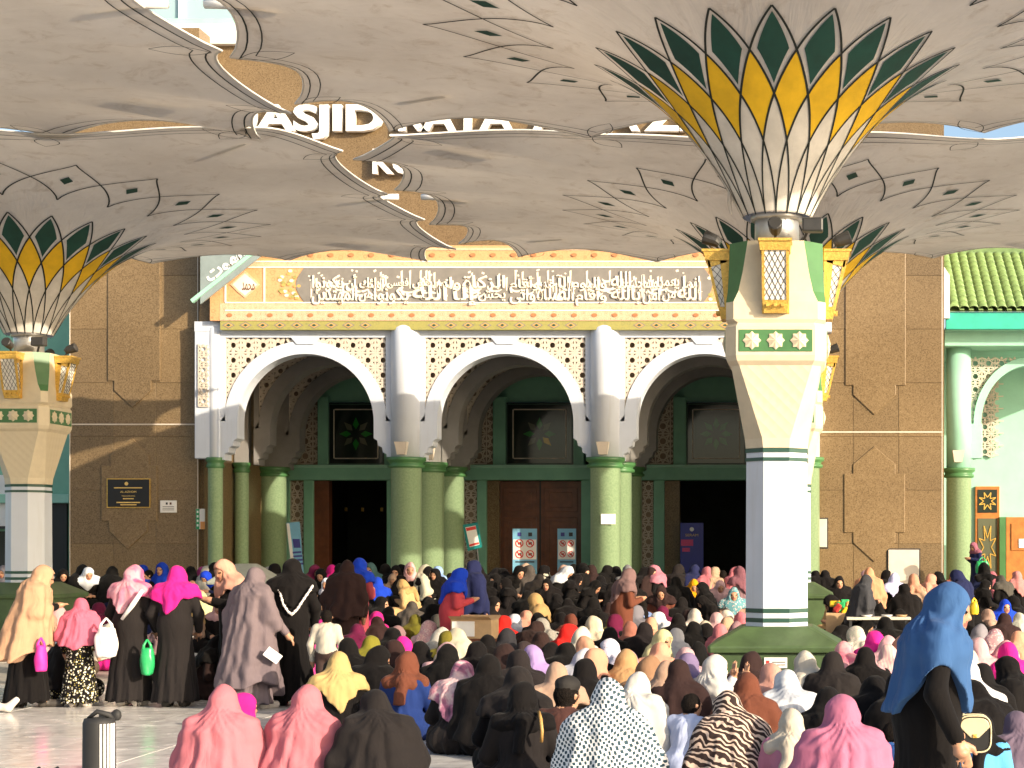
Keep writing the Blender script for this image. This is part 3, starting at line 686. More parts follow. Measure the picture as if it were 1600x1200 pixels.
for k in range(4): on(t, pxpoly(MB(), [(457 + k, 862 + k * 6), (471 + k, 861 + k * 6), (471 + k, 864 + k * 6), (457 + k, 865 + k * 6)], Yb - .006, .01), 'text_line', 'banner_navy')
on(t, MB().tube([(fx(466, Yb), Yb + .3, .6), (fx(458, Yb), Yb + .03, fz(817, Yb))], .012), 'stand', 'dark_metal')
Yb = 43.2
t = thing('framed_stand', 'tilted teal framed white poster on a thin stand in the middle arch', 'stand', (fx(740, Yb), Yb, .6))
on(t, pxpoly(MB(), [(723, 820), (746, 816), (753, 855), (731, 861)], Yb, .04), 'frame', 'teal_frame'); on(t, pxpoly(MB(), [(727, 824), (743, 821), (749, 851), (734, 855)], Yb - .008, .02), 'poster', 'paper')
on(t, pxpoly(MB(), [(728, 825), (743, 822), (744, 827), (729, 830)], Yb - .012, .01), 'heading', 'sign_red'); on(t, pxpoly(MB(), [(733, 851), (748, 847), (748.6, 850), (734, 854)], Yb - .012, .01), 'footer', 'sign_red')
on(t, MB().tube([(fx(744, Yb), Yb + .06, fz(850, Yb)), (fx(751, Yb), Yb + .1, .6)], .02), 'stand_pole', 'dark_metal')
Yb = 46.0
t = board('display_banner', 'bright blue banner with pink blocks in the dark doorway of the right arch', 'banner', 1063, 1099, 817, 900, Yb, .04, 'screen_blue')
ont(t, 'SERAM', 1071, 1091, 838, 4, Yb - .01, 'gold_text'); on(t, MB().prism([(fx(1081 + 3.4 * math.cos(k * .52), Yb), fz(827 + 3.4 * math.sin(k * .52), Yb)) for k in range(12)], Yb - .01, Yb), 'emblem', 'letter_white')
on(t, pxbox(MB(), 1064, 1083, 843, 853, Yb - .01, .01), 'pink_block', 'screen_pink'); on(t, pxbox(MB(), 1066, 1078, 856, 862, Yb - .01, .01), 'pink_block', 'screen_pink'); on(t, MB().tube([(fx(1081, Yb), Yb + .1, .6), (fx(1081, Yb), Yb + .06, fz(840, Yb))], .02), 'stand', 'dark_metal')
# ------------------------------------------------------------------ big plaza umbrellas
HA, HB, CZ = 6.86, 5.30, 5.62
def prof(r): return CZ + 2.42 * (1 - math.exp(-max(0, r - .38) / 1.2)) + .012 * max(0, r - 3)
def petal_theta(r, D):
    return D / 2 * np.interp(r, [.40, .50, .62, .74, .84, .94, 1.05, 1.20, 1.40, 1.62, 1.88, 2.14], [4.0, 3.86, 3.56, 3.25, 3.0, 2.72, 2.42, 2.0, 1.5, 1.0, .5, 0.0])
NP = 20; DP = 2 * math.pi / NP
def sp(th, r, off): return (r * math.cos(th), r * math.sin(th), prof(r) - off)
def strip_on(mb, pts, w, off, m):                 # ribbon on the underside following (theta, r) points
    P = [np.array(sp(t, r, off)) for t, r in pts]; vs = []
    for i, p in enumerate(P):
        d = P[min(i + 1, len(P) - 1)] - P[max(i - 1, 0)]; d /= np.linalg.norm(d) + 1e-9
        e = np.array([0, 0, 1.0]); rr = np.array([p[0], p[1], 0]); rr /= np.linalg.norm(rr) + 1e-9
        sl = (prof(pts[i][1] + .02) - prof(pts[i][1] - .02)) / .04
        nrm = e - rr * sl; nrm /= np.linalg.norm(nrm); s_ = np.cross(nrm, d); s_ /= np.linalg.norm(s_)
        ww = w * min(1, .30 + .62 * pts[i][1]); vs += [tuple(p + s_ * ww / 2), tuple(p - s_ * ww / 2)]
    mb.add(vs, [(2 * i, 2 * i + 1, 2 * i + 3, 2 * i + 2) for i in range(len(P) - 1)], m)
def cell(mb, c, r0, r1, shift, scale, off, m, n=10):   # diamond cell between the crossing curves, centred at angle c
    rows = []; rm = (r0 + r1) / 2
    for k in range(n + 1):
        r = r0 + (r1 - r0) * k / n
        up = petal_theta(r, DP) - shift * DP / 2; lo = (2 + shift) * DP / 2 - petal_theta(r, DP)
        hw = max(0, min(up, lo) if shift is not None else 0) * scale
        rr = rm + (r - rm) * (scale ** .5)
        rows.append([sp(c + hw * q, rr, off) for q in (-1, -.5, 0, .5, 1)])
    vs = [p for r_ in rows for p in r_]
    mb.add(vs, [(5 * i + q, 5 * i + q + 1, 5 * i + q + 6, 5 * i + q + 5) for i in range(n) for q in range(4)], m)
pm = MB()
cell(pm, 0, 1.2, 2.14, 0, .68, .016, 0, 18)            # green diamond
cell(pm, DP / 2, .84, 1.62, 1, .97, .016, 1, 18)      # yellow diamond
pm.add([sp((q / 6 - .5) * DP, .41 + .79 * k / 16, .009) for k in range(17) for q in range(7)], [(7 * k + q, 7 * k + q + 1, 7 * k + q + 8, 7 * k + q + 7) for k in range(16) for q in range(6)], 2)
for s_ in (-1, 1):
    rs_ = np.linspace(2.14, .40, 50); strip_on(pm, [(s_ * float(petal_theta(r, DP)), float(r)) for r in rs_], .026, .021, 3)
    rs_ = np.linspace(2.0, 1.64, 8)
PETAL = pm.mesh('petal', ['petal_green', 'petal_yellow', 'petal_white', 'outline_dark'])
dmm = MB(); r0, r1, hw = 2.62, 4.15, DP * .5
for s_ in (-1, 1):
    for q in range(2):
        a = [(s_ * hw * (k / 8) ** 1.12, (r0 if q == 0 else r1) + ((r0 + r1) / 2 - (r0 if q == 0 else r1)) * (k / 8) ** .88) for k in range(9)]
        strip_on(dmm, a, .026, .018, 0)
c_ = (r0 + r1) / 2
dmm.add([sp(-.03, c_, .02), sp(0, c_ - .17, .02), sp(.03, c_, .02), sp(0, c_ + .17, .02)], [(0, 1, 2, 3)], 1)
DIAM = dmm.mesh('diamond_motif', ['outline_dark', 'petal_green'])

def perimeter():
    P = []; cx_, cy_ = .95, 1.45
    V_ = [(-HA + cx_, -HB), (HA - cx_, -HB), (HA, -HB + cy_), (HA, HB - cy_), (HA - cx_, HB), (-HA + cx_, HB), (-HA, HB - cy_), (-HA, -HB + cy_)]
    for e in range(8):
        (x0, y0), (x1, y1) = V_[e], V_[(e + 1) % 8]; n = 1 if e % 2 else (4 if e % 4 == 0 else 3)
        L = math.hypot(x1 - x0, y1 - y0); nx, ny = -(y1 - y0) / L, (x1 - x0) / L
        for q in range(n):
            for k in range(12):
                f = (q + k / 12) / n; ins = (.40 if n == 4 else .42 if n == 3 else .28) * math.sin(math.pi * k / 12) ** .8
                P.append((x0 + (x1 - x0) * f + nx * ins, y0 + (y1 - y0) * f + ny * ins, math.sin(math.pi * k / 12)))
    return P
PER = perimeter()
def canopy_pt(x, y, sn, t, off=0):
    Rr = math.hypot(x, y); r = .40 + (Rr - .40) * t; z = prof(r)
    tt = max(0, (r - 4.2) / max(.1, Rr - 4.2))
    th = math.atan2(y, x)
    z += .16 * sn * tt ** 2 - .10 * tt ** 1.5 + .05 * tt * math.sin(8 * th)
    return (x / Rr * r, y / Rr * r, z - off)
NT = 30
cmb = MB(); vs = []; npf = len(PER)
for i in range(NT + 1):
    t = (i / NT) ** 1.25
    vs += [canopy_pt(x, y, s_, t) for x, y, s_ in PER]
cmb.add(vs, [(i * npf + k, i * npf + (k + 1) % npf, (i + 1) * npf + (k + 1) % npf, (i + 1) * npf + k) for i in range(NT) for k in range(npf)])
CANOPY = cmb.mesh('canopy', 'canopy_fabric', True)
emb = MB()
for dd, w_ in ((.10, .024), (.27, .020)):
    ring = []
    for x, y, s_ in PER:
        Rr = math.hypot(x, y)
        a = canopy_pt(x, y, s_, 1 - (dd * (1 + .25 * (1 - s_))) / (Rr - .4), .022); b = canopy_pt(x, y, s_, 1 - (dd * (1 + .25 * (1 - s_)) + w_) / (Rr - .4), .022); ring.append((a, b))
    vv = [p for ab in ring for p in ab]; emb.add(vv, [(2 * k, 2 * k + 1, (2 * k + 3) % len(vv), (2 * k + 2) % len(vv)) for k in range(npf)], 0)
for k in range(0, npf, 12):                        # leaf loops at every scallop point
    x, y, _ = PER[k]; Rr = math.hypot(x, y); ux, uy = x / Rr, y / Rr
    loop = []
    for q in range(13):
        u = q / 12; wv = .17 * math.sin(math.pi * u) ; d0 = .12 + .75 * u
        loop.append((d0, wv))
    for s_ in (-1, 1):
        pts = []
        for d0, wv in loop:
            r = Rr - d0; tt = 1 - d0 / (Rr - .4); p = canopy_pt(x, y, 0, tt, .024); pts.append((p[0] - uy * wv * s_, p[1] + ux * wv * s_, p[2] - .01))
        vv = []
        for p in pts: vv += [(p[0] - uy * .008, p[1] + ux * .008, p[2]), (p[0] + uy * .008, p[1] - ux * .008, p[2])]
        emb.add(vv, [(2 * i, 2 * i + 1, 2 * i + 3, 2 * i + 2) for i in range(12)], 0)
EDGE = emb.mesh('edge_trim', 'outline_dark')
hem = MB(); rg = []
for k, (x, y, s_) in enumerate(PER):
    p = Vector(canopy_pt(x, y, s_, 1.0)); rr = Vector((x, y, 0)).normalized()
    rg.append([tuple(p + rr * a + Vector((0, 0, b))) for a, b in ((.017, 0), (0, .017), (-.017, 0), (0, -.017))])
hem.loft(rg + [rg[0]], 0, False); HEM = hem.mesh('edge_cable', 'petal_white', True)
ARMS = []
for k in range(8):
    ex, ey = [(HA, 0), (HA, HB), (0, HB), (-HA, HB), (-HA, 0), (-HA, -HB), (0, -HB), (HA, -HB)][k]
    Rr = math.hypot(ex, ey); pts = []
    for q in range(4):
        r = Rr - (1.9 if k % 2 else .15) - .9 * (1 - q / 3); pts.append((ex / Rr * r, ey / Rr * r, prof(r) + .10))
    ARMS.append(MB().tube(pts, .055, 6).mesh('arm_tip', 'white_paint', True))

def octa(z, w_, c):                                # square of half width w with corners cut by c
    return [(-w_ + c, -w_, z), (w_ - c, -w_, z), (w_, -w_ + c, z), (w_, w_ - c, z), (w_ - c, w_, z), (-w_ + c, w_, z), (-w_, w_ - c, z), (-w_, -w_ + c, z)]
def build_lantern(root):
    # local frame: back on y=0, outward is -y, bottom z=0
    mb = MB(); mb.box(-.155, .155, -.03, 0, 0, .78); mb.loft([[(-.13, -.10, .0), (.13, -.10, .0), (.13, 0, .0), (-.13, 0, .0)], [(-.15, -.13, .14), (.15, -.13, .14), (.15, 0, .14), (-.15, 0, .14)]])
    for s_ in (-1, 1):
        x0, x1 = sorted((s_ * .122, s_ * .152))
        mb.loft([[(x0, -.135, .14), (x1, -.135, .14), (x1, -.105, .14), (x0, -.105, .14)], [(x0, -.272, .70), (x1, -.272, .70), (x1, -.235, .70), (x0, -.235, .70)]])
        mb.loft([[(x0, -.05, .10), (x1, -.05, .10), (x1, 0, .10), (x0, 0, .10)], [(x0, -.11, .70), (x1, -.11, .70), (x1, 0, .70), (x0, 0, .70)]])
        mb.loft([[(x0, -.24, .60), (x1, -.24, .60), (x1, -.03, .66), (x0, -.03, .66)], [(x0, -.26, .70), (x1, -.26, .70), (x1, -.03, .70), (x0, -.03, .70)]])
    mb.loft([[(-.17, -.28, .68), (.17, -.28, .68), (.17, 0, .68), (-.17, 0, .68)], [(-.18, -.30, .78), (.18, -.30, .78), (.18, 0, .78), (-.18, 0, .78)]])
    mb.loft([[(-.19, -.32, .78), (.19, -.32, .78), (.19, 0, .78), (-.19, 0, .78)], [(-.19, -.32, .81), (.19, -.32, .81), (.19, 0, .81), (-.19, 0, .81)]])
    for q in (-1, 0, 1): mb.box(q * .085 - .018, q * .085 + .018, -.16, -.12, .065, .10)
    fr = mb.build('lantern', 'gold', root)
    MB().loft([[(-.138, -.122, .145), (.138, -.122, .145), (.138, -.03, .145), (-.138, -.03, .145)], [(-.138, -.255, .68), (.138, -.255, .68), (.138, -.03, .68), (-.138, -.03, .68)]]).build('lantern_glass', 'lantern_glass', fr)
    cr = MB()
    def fp(u, v): return Vector((u * .122, -.126 - .133 * v, .145 + .535 * v))
    for k in range(-4, 5):
        for dr in (-1, 1):
            pts = []
            for q in range(41):
                v = q / 40; u = k / 1.9 + dr * (v * 4.4 - 2.2) / 1.9
                if -1 <= u <= 1: pts.append(fp(u, v))
            if len(pts) > 1: cr.tube([pts[0], pts[-1]], .0036, 4)
    for s_ in (-1, 1):
        for k in range(5):
            z_ = .16 + k * .10
            for dr in (0, 1):
                za, zb = (z_, z_ + .13) if dr else (z_ + .13, z_); cr.tube([(s_ * .141, -.10 - (za - .145) * .245, za), (s_ * .141, -.05 - (zb - .145) * .1, zb)], .0036, 4)
    cr.build('lantern_mesh', 'dark_metal', fr)
    sg_ = MB(); sg_.tube([(0, -.1, .81), (0, -.16, .90)], .018, 6); sg_.tube([(0, -.12, .90), (0, -.16, .93), (0, -.30, .98)], [.05, .07, .085], 12); sg_.tube([(0, -.302, .981), (0, -.31, .984)], [.08, .07], 12)
    sg_.build('spotlight', 'dark_metal', fr)
    return fr
ROS = MB(); rr_ = []
for q in range(16): rr_.append((.078 if q % 2 == 0 else .060))
ROS.add([(0, -.03, 0)] + [(rr_[q] * math.cos(q * math.pi / 8), -.004, rr_[q] * math.sin(q * math.pi / 8)) for q in range(16)] + [(rr_[q] * math.cos(q * math.pi / 8), .01, rr_[q] * math.sin(q * math.pi / 8)) for q in range(16)],
        [(0, 1 + (q + 1) % 16, 1 + q) for q in range(16)] + [(1 + q, 1 + (q + 1) % 16, 17 + (q + 1) % 16, 17 + q) for q in range(16)])
ROSM = ROS.mesh('rosette', 'cream_stone')
proto = None
def make_umbrella(name, label, loc, dz=0.0):
    t = thing(name, label, 'umbrella', loc, 0, 'giant plaza umbrellas on white pillars')
    z0 = loc[2]
    b = MB(); b.loft([octa(0, .70, .02), octa(.60 + dz, .70, .02)]); b.loft([octa(.60 + dz, .76, .03), octa(.66 + dz, .77, .03), octa(.68 + dz, .76, .03), octa(.88 + dz, .42, .06)])
    b.build('pedestal', 'green_dark_paint', t, bevel=.01)
    zs = .88 + dz - .005; top = 2.93 - z0
    MB().loft([octa(zs, .36, .21), octa(top, .352, .205)]).build('shaft', 'white_plaster', t)
    for z_, h_ in ((zs + .05, .05), (zs + .16, .05), (top - .13, .04), (top - .03, .045)):
        MB().loft([octa(z_, .3635, .212), octa(z_ + h_, .3635, .212)]).build('stripe', 'stripe_green', t)
    c = MB(); Z = lambda q: q - z0
    c.loft([octa(Z(2.95), .36, .21), octa(Z(3.06), .37, .21)], 0); c.loft([octa(Z(3.06), .37, .21), octa(Z(3.88), .515, .10)], 1, False)
    c.loft([octa(Z(3.88), .515, .10), octa(Z(3.93), .56, .12), octa(Z(3.99), .58, .13), octa(Z(4.32), .58, .13), octa(Z(4.36), .55, .12), octa(Z(4.40), .57, .09), octa(Z(4.60), .57, .09)], 0)
    c.loft([octa(Z(4.60), .57, .09), octa(Z(4.72), .555, .13), octa(Z(4.95), .545, .17), octa(Z(5.30), .535, .215)], 2)
    cap = c.build('capital', ['cream_stone', 'cream_relief', 'cream_stone', 'green_trim'], t)
    for p in cap.data.polygons:
        if p.material_index == 2 and abs(abs(p.normal.x) - abs(p.normal.y)) < .3 and p.normal.z < .7: p.material_index = 3
        if p.material_index == 1 and abs(abs(p.normal.x) - abs(p.normal.y)) < .3: p.material_index = 0
    for k in range(4):
        a = k * math.pi / 2; rot = Matrix.Rotation(a, 4, 'Z')
        pl = MB().box(-.42, .42, -.588, -.57, Z(4.03), Z(4.28)).build('rosette_panel', 'green_trim', cap, bevel=.004); pl.rotation_euler = (0, 0, a)
        for q in (-1, 0, 1):
            o = put('rosette', ROSM, cap, rot @ Vector((q * .27, -.592, Z(4.155))), (0, 0, a)); o.scale = (1.35, 1.2, 1.35)
        l = build_lantern(t); l.location = rot @ Vector((0, -.55, Z(4.46))); l.rotation_euler = (0, 0, a)
    m_ = MB(); m_.lathe([(.26, Z(5.28)), (.26, Z(5.75)), (.20, Z(5.76)), (.20, Z(7.4))], 24); m_.lathe([(.30, Z(5.62)), (.31, Z(5.64)), (.31, Z(5.70)), (.30, Z(5.72))], 24)
    m_.build('mast', 'steel', t, True)
    cn = put('canopy', CANOPY, t, (0, 0, -z0), None, (1, 1.055, 1) if loc[0] < -5 else (1, 1, 1))
    for k in range(NP):
        put('petal', PETAL, cn, (0, 0, 0), (0, 0, k * DP - math.pi / 2)); put('diamond_motif', DIAM, cn, (0, 0, 0), (0, 0, (k + .0) * DP - math.pi / 2))
    put('edge_trim', EDGE, cn); put('edge_cable', HEM, cn); [put('arm_tip', am_, t, (0, 0, -z0)) for am_ in ARMS]
    # torn fabric ends hanging round the mast
    rs2 = random.Random(name + str(loc[0])); 
    for k in range(1):
        a = rs2.uniform(0, 6.28); L = rs2.uniform(.15, .75 if k == 0 else .3); r = .42
        if k == 0: a = math.pi * 1.06; r = .55
        MB().tube([(r * math.cos(a), r * math.sin(a), Z(prof(r) + .02)), (r * 1.02 * math.cos(a), r * 1.02 * math.sin(a), Z(prof(r) - L * .5)), (r * .98 * math.cos(a), r * math.sin(a), Z(prof(r) - L))], [.035, .028, .010], 6).build('torn_strip', 'canopy_fabric', t)
    MB().tube([(.3, -.3, Z(5.32)), (.36, -.36, Z(5.44)), (.42, -.46, Z(5.5))], .02, 6).build('floodlight_arm', 'dark_metal', t)
    MB().box(.30, .54, -.58, -.42, Z(5.40), Z(5.56)).build('floodlight', 'dark_metal', t, bevel=.02)
    return t
Y1, Y2 = 19.5, 30.2
u1 = make_umbrella('plaza_umbrella', 'nearest beige umbrella with green and yellow petals on a white pillar, right', (fx(1214, Y1), Y1, .012))
u2 = make_umbrella('plaza_umbrella', 'farther beige umbrella whose pillar stands hidden behind the nearest white pillar', (fx(1236, Y2), Y2, level(Y2)))
u3 = make_umbrella('plaza_umbrella', 'beige petal umbrella on the white pillar at the left edge', (fx(45, Y2), Y2, level(Y2)), 0.0)
u4 = make_umbrella('plaza_umbrella', 'beige umbrella canopy in the top left corner with its pillar out of view', (fx(45, Y2), Y1, .012))
st_ = thing('pedestal_notice', 'small white notice on the green pedestal of the near pillar', 'notice', (fx(1212, Y1 - .72), Y1 - .715, .5))
MB().box(-.13, .13, 0, .006, -.06, .06).build('sheet', 'paper', st_)
for k in range(2): MB().box(-.04, .11, -.003, .001, .0 - k * .03, .012 - k * .03).build('text_line', 'grey_field', st_)
MB().box(-.11, -.07, -.003, .001, -.02, .025).build('emblem', 'sign_red', st_)
# ------------------------------------------------------------------ people: bodies and scarves are grown as continuous surfaces
def mk_cloth(name, rough=.85, kind=None, c2=(1, 1, 1), c3=(0, 0, 0), sheen=.03, scale=1.0):
    m, t, p = new_mat(name)
    oi = t.nodes.new('ShaderNodeObjectInfo')
    v = coords(t, 'Object', (3.2, 3.2, 1.3))
    n = N(t, 'ShaderNodeTexNoise', i_Scale=1.6, i_Detail=4.0, i_Roughness=.55, i_Distortion=.4); t.links.new(v, n.inputs[0])
    base = mixc(t, .45, oi.outputs['Color'], ramp(t, n.outputs[0], [(.3, (.86, .85, .85)), (.7, (1.1, 1.1, 1.1))]), 'MULTIPLY')
    ob = coords(t, 'Object', (scale,) * 3)
    if kind == 'floral':
        vo = N(t, 'ShaderNodeTexVoronoi', i_Scale=22.0, i_Randomness=.9); t.links.new(ob, vo.inputs['Vector'])
        base = mixc(t, ramp(t, vo.outputs[0], [(.30, 1.0), (.36, 0.0)]), base, c2)
        vo2 = N(t, 'ShaderNodeTexVoronoi', i_Scale=31.0); t.links.new(ob, vo2.inputs['Vector'])
        base = mixc(t, ramp(t, vo2.outputs[0], [(.18, 1.0), (.24, 0.0)]), base, c3)
    elif kind == 'dye':
        nn = N(t, 'ShaderNodeTexNoise', i_Scale=3.4, i_Detail=6.0, i_Distortion=.9); t.links.new(ob, nn.inputs[0])
        base = mixc(t, .9, base, ramp(t, nn.outputs[0], [(.36, c3), (.44, c2), (.52, (.62, .46, .45)), (.62, (.50, .18, .24)), (.7, (.62, .48, .46))]))
    elif kind == 'zebra':
        wv = N(t, 'ShaderNodeTexWave', wave_type='BANDS', bands_direction='DIAGONAL', i_Scale=10.0, i_Distortion=9.0, i_Detail=1.5, i_Detail_Scale=1.1); t.links.new(ob, wv.inputs[0])
        base = mixc(t, ramp(t, wv.outputs[0], [(.58, 0.0), (.70, 1.0)]), c3, c2)
    elif kind == 'check':
        nn = N(t, 'ShaderNodeTexNoise', i_Scale=7.0, i_Detail=2.0); t.links.new(ob, nn.inputs[0])
        se = t.nodes.new('ShaderNodeSeparateXYZ'); t.links.new(mixc(t, .05, coords(t, 'Object', (1, 1, 1), (0, R(12), 0)), nn.outputs[1], 'ADD'), se.inputs[0])
        def sn(sock, k):
            a_ = N(t, 'ShaderNodeMath', operation='MULTIPLY'); a_.inputs[1].default_value = k; t.links.new(sock, a_.inputs[0])
            b_ = N(t, 'ShaderNodeMath', operation='SINE'); t.links.new(a_.outputs[0], b_.inputs[0]); return b_.outputs[0]
        pm_ = N(t, 'ShaderNodeMath', operation='MULTIPLY'); t.links.new(sn(se.outputs[0], 185), pm_.inputs[0]); t.links.new(sn(se.outputs[2], 150), pm_.inputs[1])
        base = mixc(t, ramp(t, pm_.outputs[0], [(.03, 0.0), (.14, 1.0)]), c2, c3)
    elif kind == 'satin':
        nn = N(t, 'ShaderNodeTexNoise', i_Scale=4.0, i_Detail=2.0, i_Distortion=1.5); t.links.new(ob, nn.inputs[0])
        base = mixc(t, .7, base, ramp(t, nn.outputs[0], [(.38, c3), (.55, c2)]))
    elif kind == 'stripe':
        wv = N(t, 'ShaderNodeTexWave', wave_type='BANDS', bands_direction='X', i_Scale=9.0, i_Distortion=2.0); t.links.new(ob, wv.inputs[0])
        base = mixc(t, ramp(t, wv.outputs[0], [(.45, 0.0), (.55, .7)]), base, c2)
    t.links.new(base, p.inputs['Base Color'])
    p.inputs['Roughness'].default_value = rough; p.inputs['Specular IOR Level'].default_value = .12
    p.inputs['Sheen Weight'].default_value = sheen; p.inputs['Sheen Roughness'].default_value = .5
    v2 = coords(t, 'Object', (8, 8, 2.6), (.35, .2, 0)); n2 = N(t, 'ShaderNodeTexNoise', i_Scale=1.3, i_Detail=3.0, i_Roughness=.45, i_Distortion=.6); t.links.new(v2, n2.inputs[0])
    bump(t, p, n2.outputs[0], .38, .04)
    return m
mk_cloth('cloth'); mk_cloth('cloth_smooth', .6)
mk_cloth('cloth_floral_dark', .8, 'floral', (.62, .60, .50), (.45, .38, .10), scale=1.1); mk_cloth('cloth_floral_light', .8, 'floral', (.62, .50, .46), (.20, .16, .17), scale=1.4)
mk_cloth('cloth_floral_blue', .8, 'floral', (.60, .62, .66), (.08, .10, .20), scale=1.2); mk_cloth('cloth_tie_dye', .6, 'dye', (.30, .10, .18), (.07, .03, .07))
mk_cloth('cloth_zebra', .75, 'zebra', (.55, .42, .34), (.035, .022, .02)); mk_cloth('cloth_check', .8, 'check', (.72, .72, .70), (.03, .06, .08))
mk_cloth('cloth_satin', .35, 'satin', (.62, .63, .64), (.26, .29, .33)); mk_cloth('cloth_pink_print', .7, 'satin', (.62, .36, .36), (.50, .10, .18)); mk_cloth('cloth_stripe', .8, 'stripe', (.60, .46, .38))
M('skin', (.40, .21, .125), .5, .08, 20, kind='Object'); M('lip', (.30, .09, .07), .45, 0); M('hair_black', (.008, .006, .005), .85, .3, 40, 1.0, 90, spec=.1, kind='Object')
M('shoe_pale', (.62, .56, .50), .6, .1, 10); M('shoe_dark', (.03, .025, .02), .6, .1, 10)

class Field:
    def __init__(s, lo, hi, h):
        s.lo = np.array(lo, np.float32); s.h = h; s.n = np.ceil((np.array(hi) - s.lo) / h).astype(int) + 1
        s.f = np.full(s.n, 1.0, np.float32)
        s.ax = [s.lo[i] + h * np.arange(s.n[i], dtype=np.float32) for i in range(3)]
    def block(s, lo, hi):
        sl = []
        for i in range(3):
            a = int(max(0, np.floor((lo[i] - s.lo[i]) / s.h))); b = int(min(s.n[i], np.ceil((hi[i] - s.lo[i]) / s.h) + 1)); sl.append(slice(a, max(a, b)))
        X, Y, Z = np.meshgrid(*(s.ax[i][sl[i]] for i in range(3)), indexing='ij', sparse=True)
        return tuple(sl), X, Y, Z
    def add(s, pr):
        lo, hi = prim_bounds(pr); k = pr['k']; m = k + 3 * s.h
        sl, X, Y, Z = s.block(np.array(lo) - m, np.array(hi) + m)
        d = prim_eval(pr, X, Y, Z); a = s.f[sl]
        if a.size == 0: return
        if k > 0:
            hh = np.maximum(k - np.abs(a - d), 0) / k; s.f[sl] = np.minimum(a, d) - hh * hh * k * .25
        else: s.f[sl] = np.minimum(a, d)
    def grid(s): return np.meshgrid(*s.ax, indexing='ij', sparse=True)
def cap(p0, p1, r0, r1, tag=0, k=.05): return dict(t='c', p0=np.array(p0, np.float32), p1=np.array(p1, np.float32), r0=r0, r1=r1, tag=tag, k=k)
def ell(c, r, tag=0, k=.05, rot=None): return dict(t='e', c=np.array(c, np.float32), r=np.array(r, np.float32), rot=rot, tag=tag, k=k)
def cone(z0, z1, r0, r1, c0=(0, 0), c1=(0, 0), tag=0, k=.05): return dict(t='k', z0=z0, z1=z1, r0=r0, r1=r1, c0=c0, c1=c1, tag=tag, k=k)   # elliptical frustum
def prim_bounds(p):
    if p['t'] == 'c': r = max(p['r0'], p['r1']); return np.minimum(p['p0'], p['p1']) - r, np.maximum(p['p0'], p['p1']) + r
    if p['t'] == 'e': r = p['r'].max() if p['rot'] is not None else p['r']; return p['c'] - r, p['c'] + r
    rx = max(p['r0'][0], p['r1'][0]); ry = max(p['r0'][1], p['r1'][1])
    return np.array((min(p['c0'][0], p['c1'][0]) - rx, min(p['c0'][1], p['c1'][1]) - ry, min(p['z0'], p['z1']))), np.array((max(p['c0'][0], p['c1'][0]) + rx, max(p['c0'][1], p['c1'][1]) + ry, max(p['z0'], p['z1'])))
def prim_eval(p, X, Y, Z):
    if p['t'] == 'c':
        a = p['p0']; d = p['p1'] - a; L = float(d @ d) + 1e-9
        t = np.clip(((X - a[0]) * d[0] + (Y - a[1]) * d[1] + (Z - a[2]) * d[2]) / L, 0, 1)
        return np.sqrt((X - a[0] - t * d[0]) ** 2 + (Y - a[1] - t * d[1]) ** 2 + (Z - a[2] - t * d[2]) ** 2) - (p['r0'] + (p['r1'] - p['r0']) * t)
    if p['t'] == 'e':
        x, y, z = X - p['c'][0], Y - p['c'][1], Z - p['c'][2]
        if p['rot'] is not None:
            q = p['rot']; x, y, z = q[0][0] * x + q[1][0] * y + q[2][0] * z, q[0][1] * x + q[1][1] * y + q[2][1] * z, q[0][2] * x + q[1][2] * y + q[2][2] * z
        r = p['r']; k0 = np.sqrt((x / r[0]) ** 2 + (y / r[1]) ** 2 + (z / r[2]) ** 2); k1 = np.sqrt((x / r[0] ** 2) ** 2 + (y / r[1] ** 2) ** 2 + (z / r[2] ** 2) ** 2) + 1e-6
        return k0 * (k0 - 1) / k1
    t = np.clip((Z - p['z0']) / (p['z1'] - p['z0']), 0, 1)
    rx = p['r0'][0] + (p['r1'][0] - p['r0'][0]) * t; ry = p['r0'][1] + (p['r1'][1] - p['r0'][1]) * t
    x = X - (p['c0'][0] + (p['c1'][0] - p['c0'][0]) * t); y = Y - (p['c0'][1] + (p['c1'][1] - p['c0'][1]) * t)
    d = (np.sqrt((x / rx) ** 2 + (y / ry) ** 2) - 1) * np.minimum(rx, ry)
    return np.maximum(d, np.maximum(min(p['z0'], p['z1']) - Z, Z - max(p['z0'], p['z1'])))
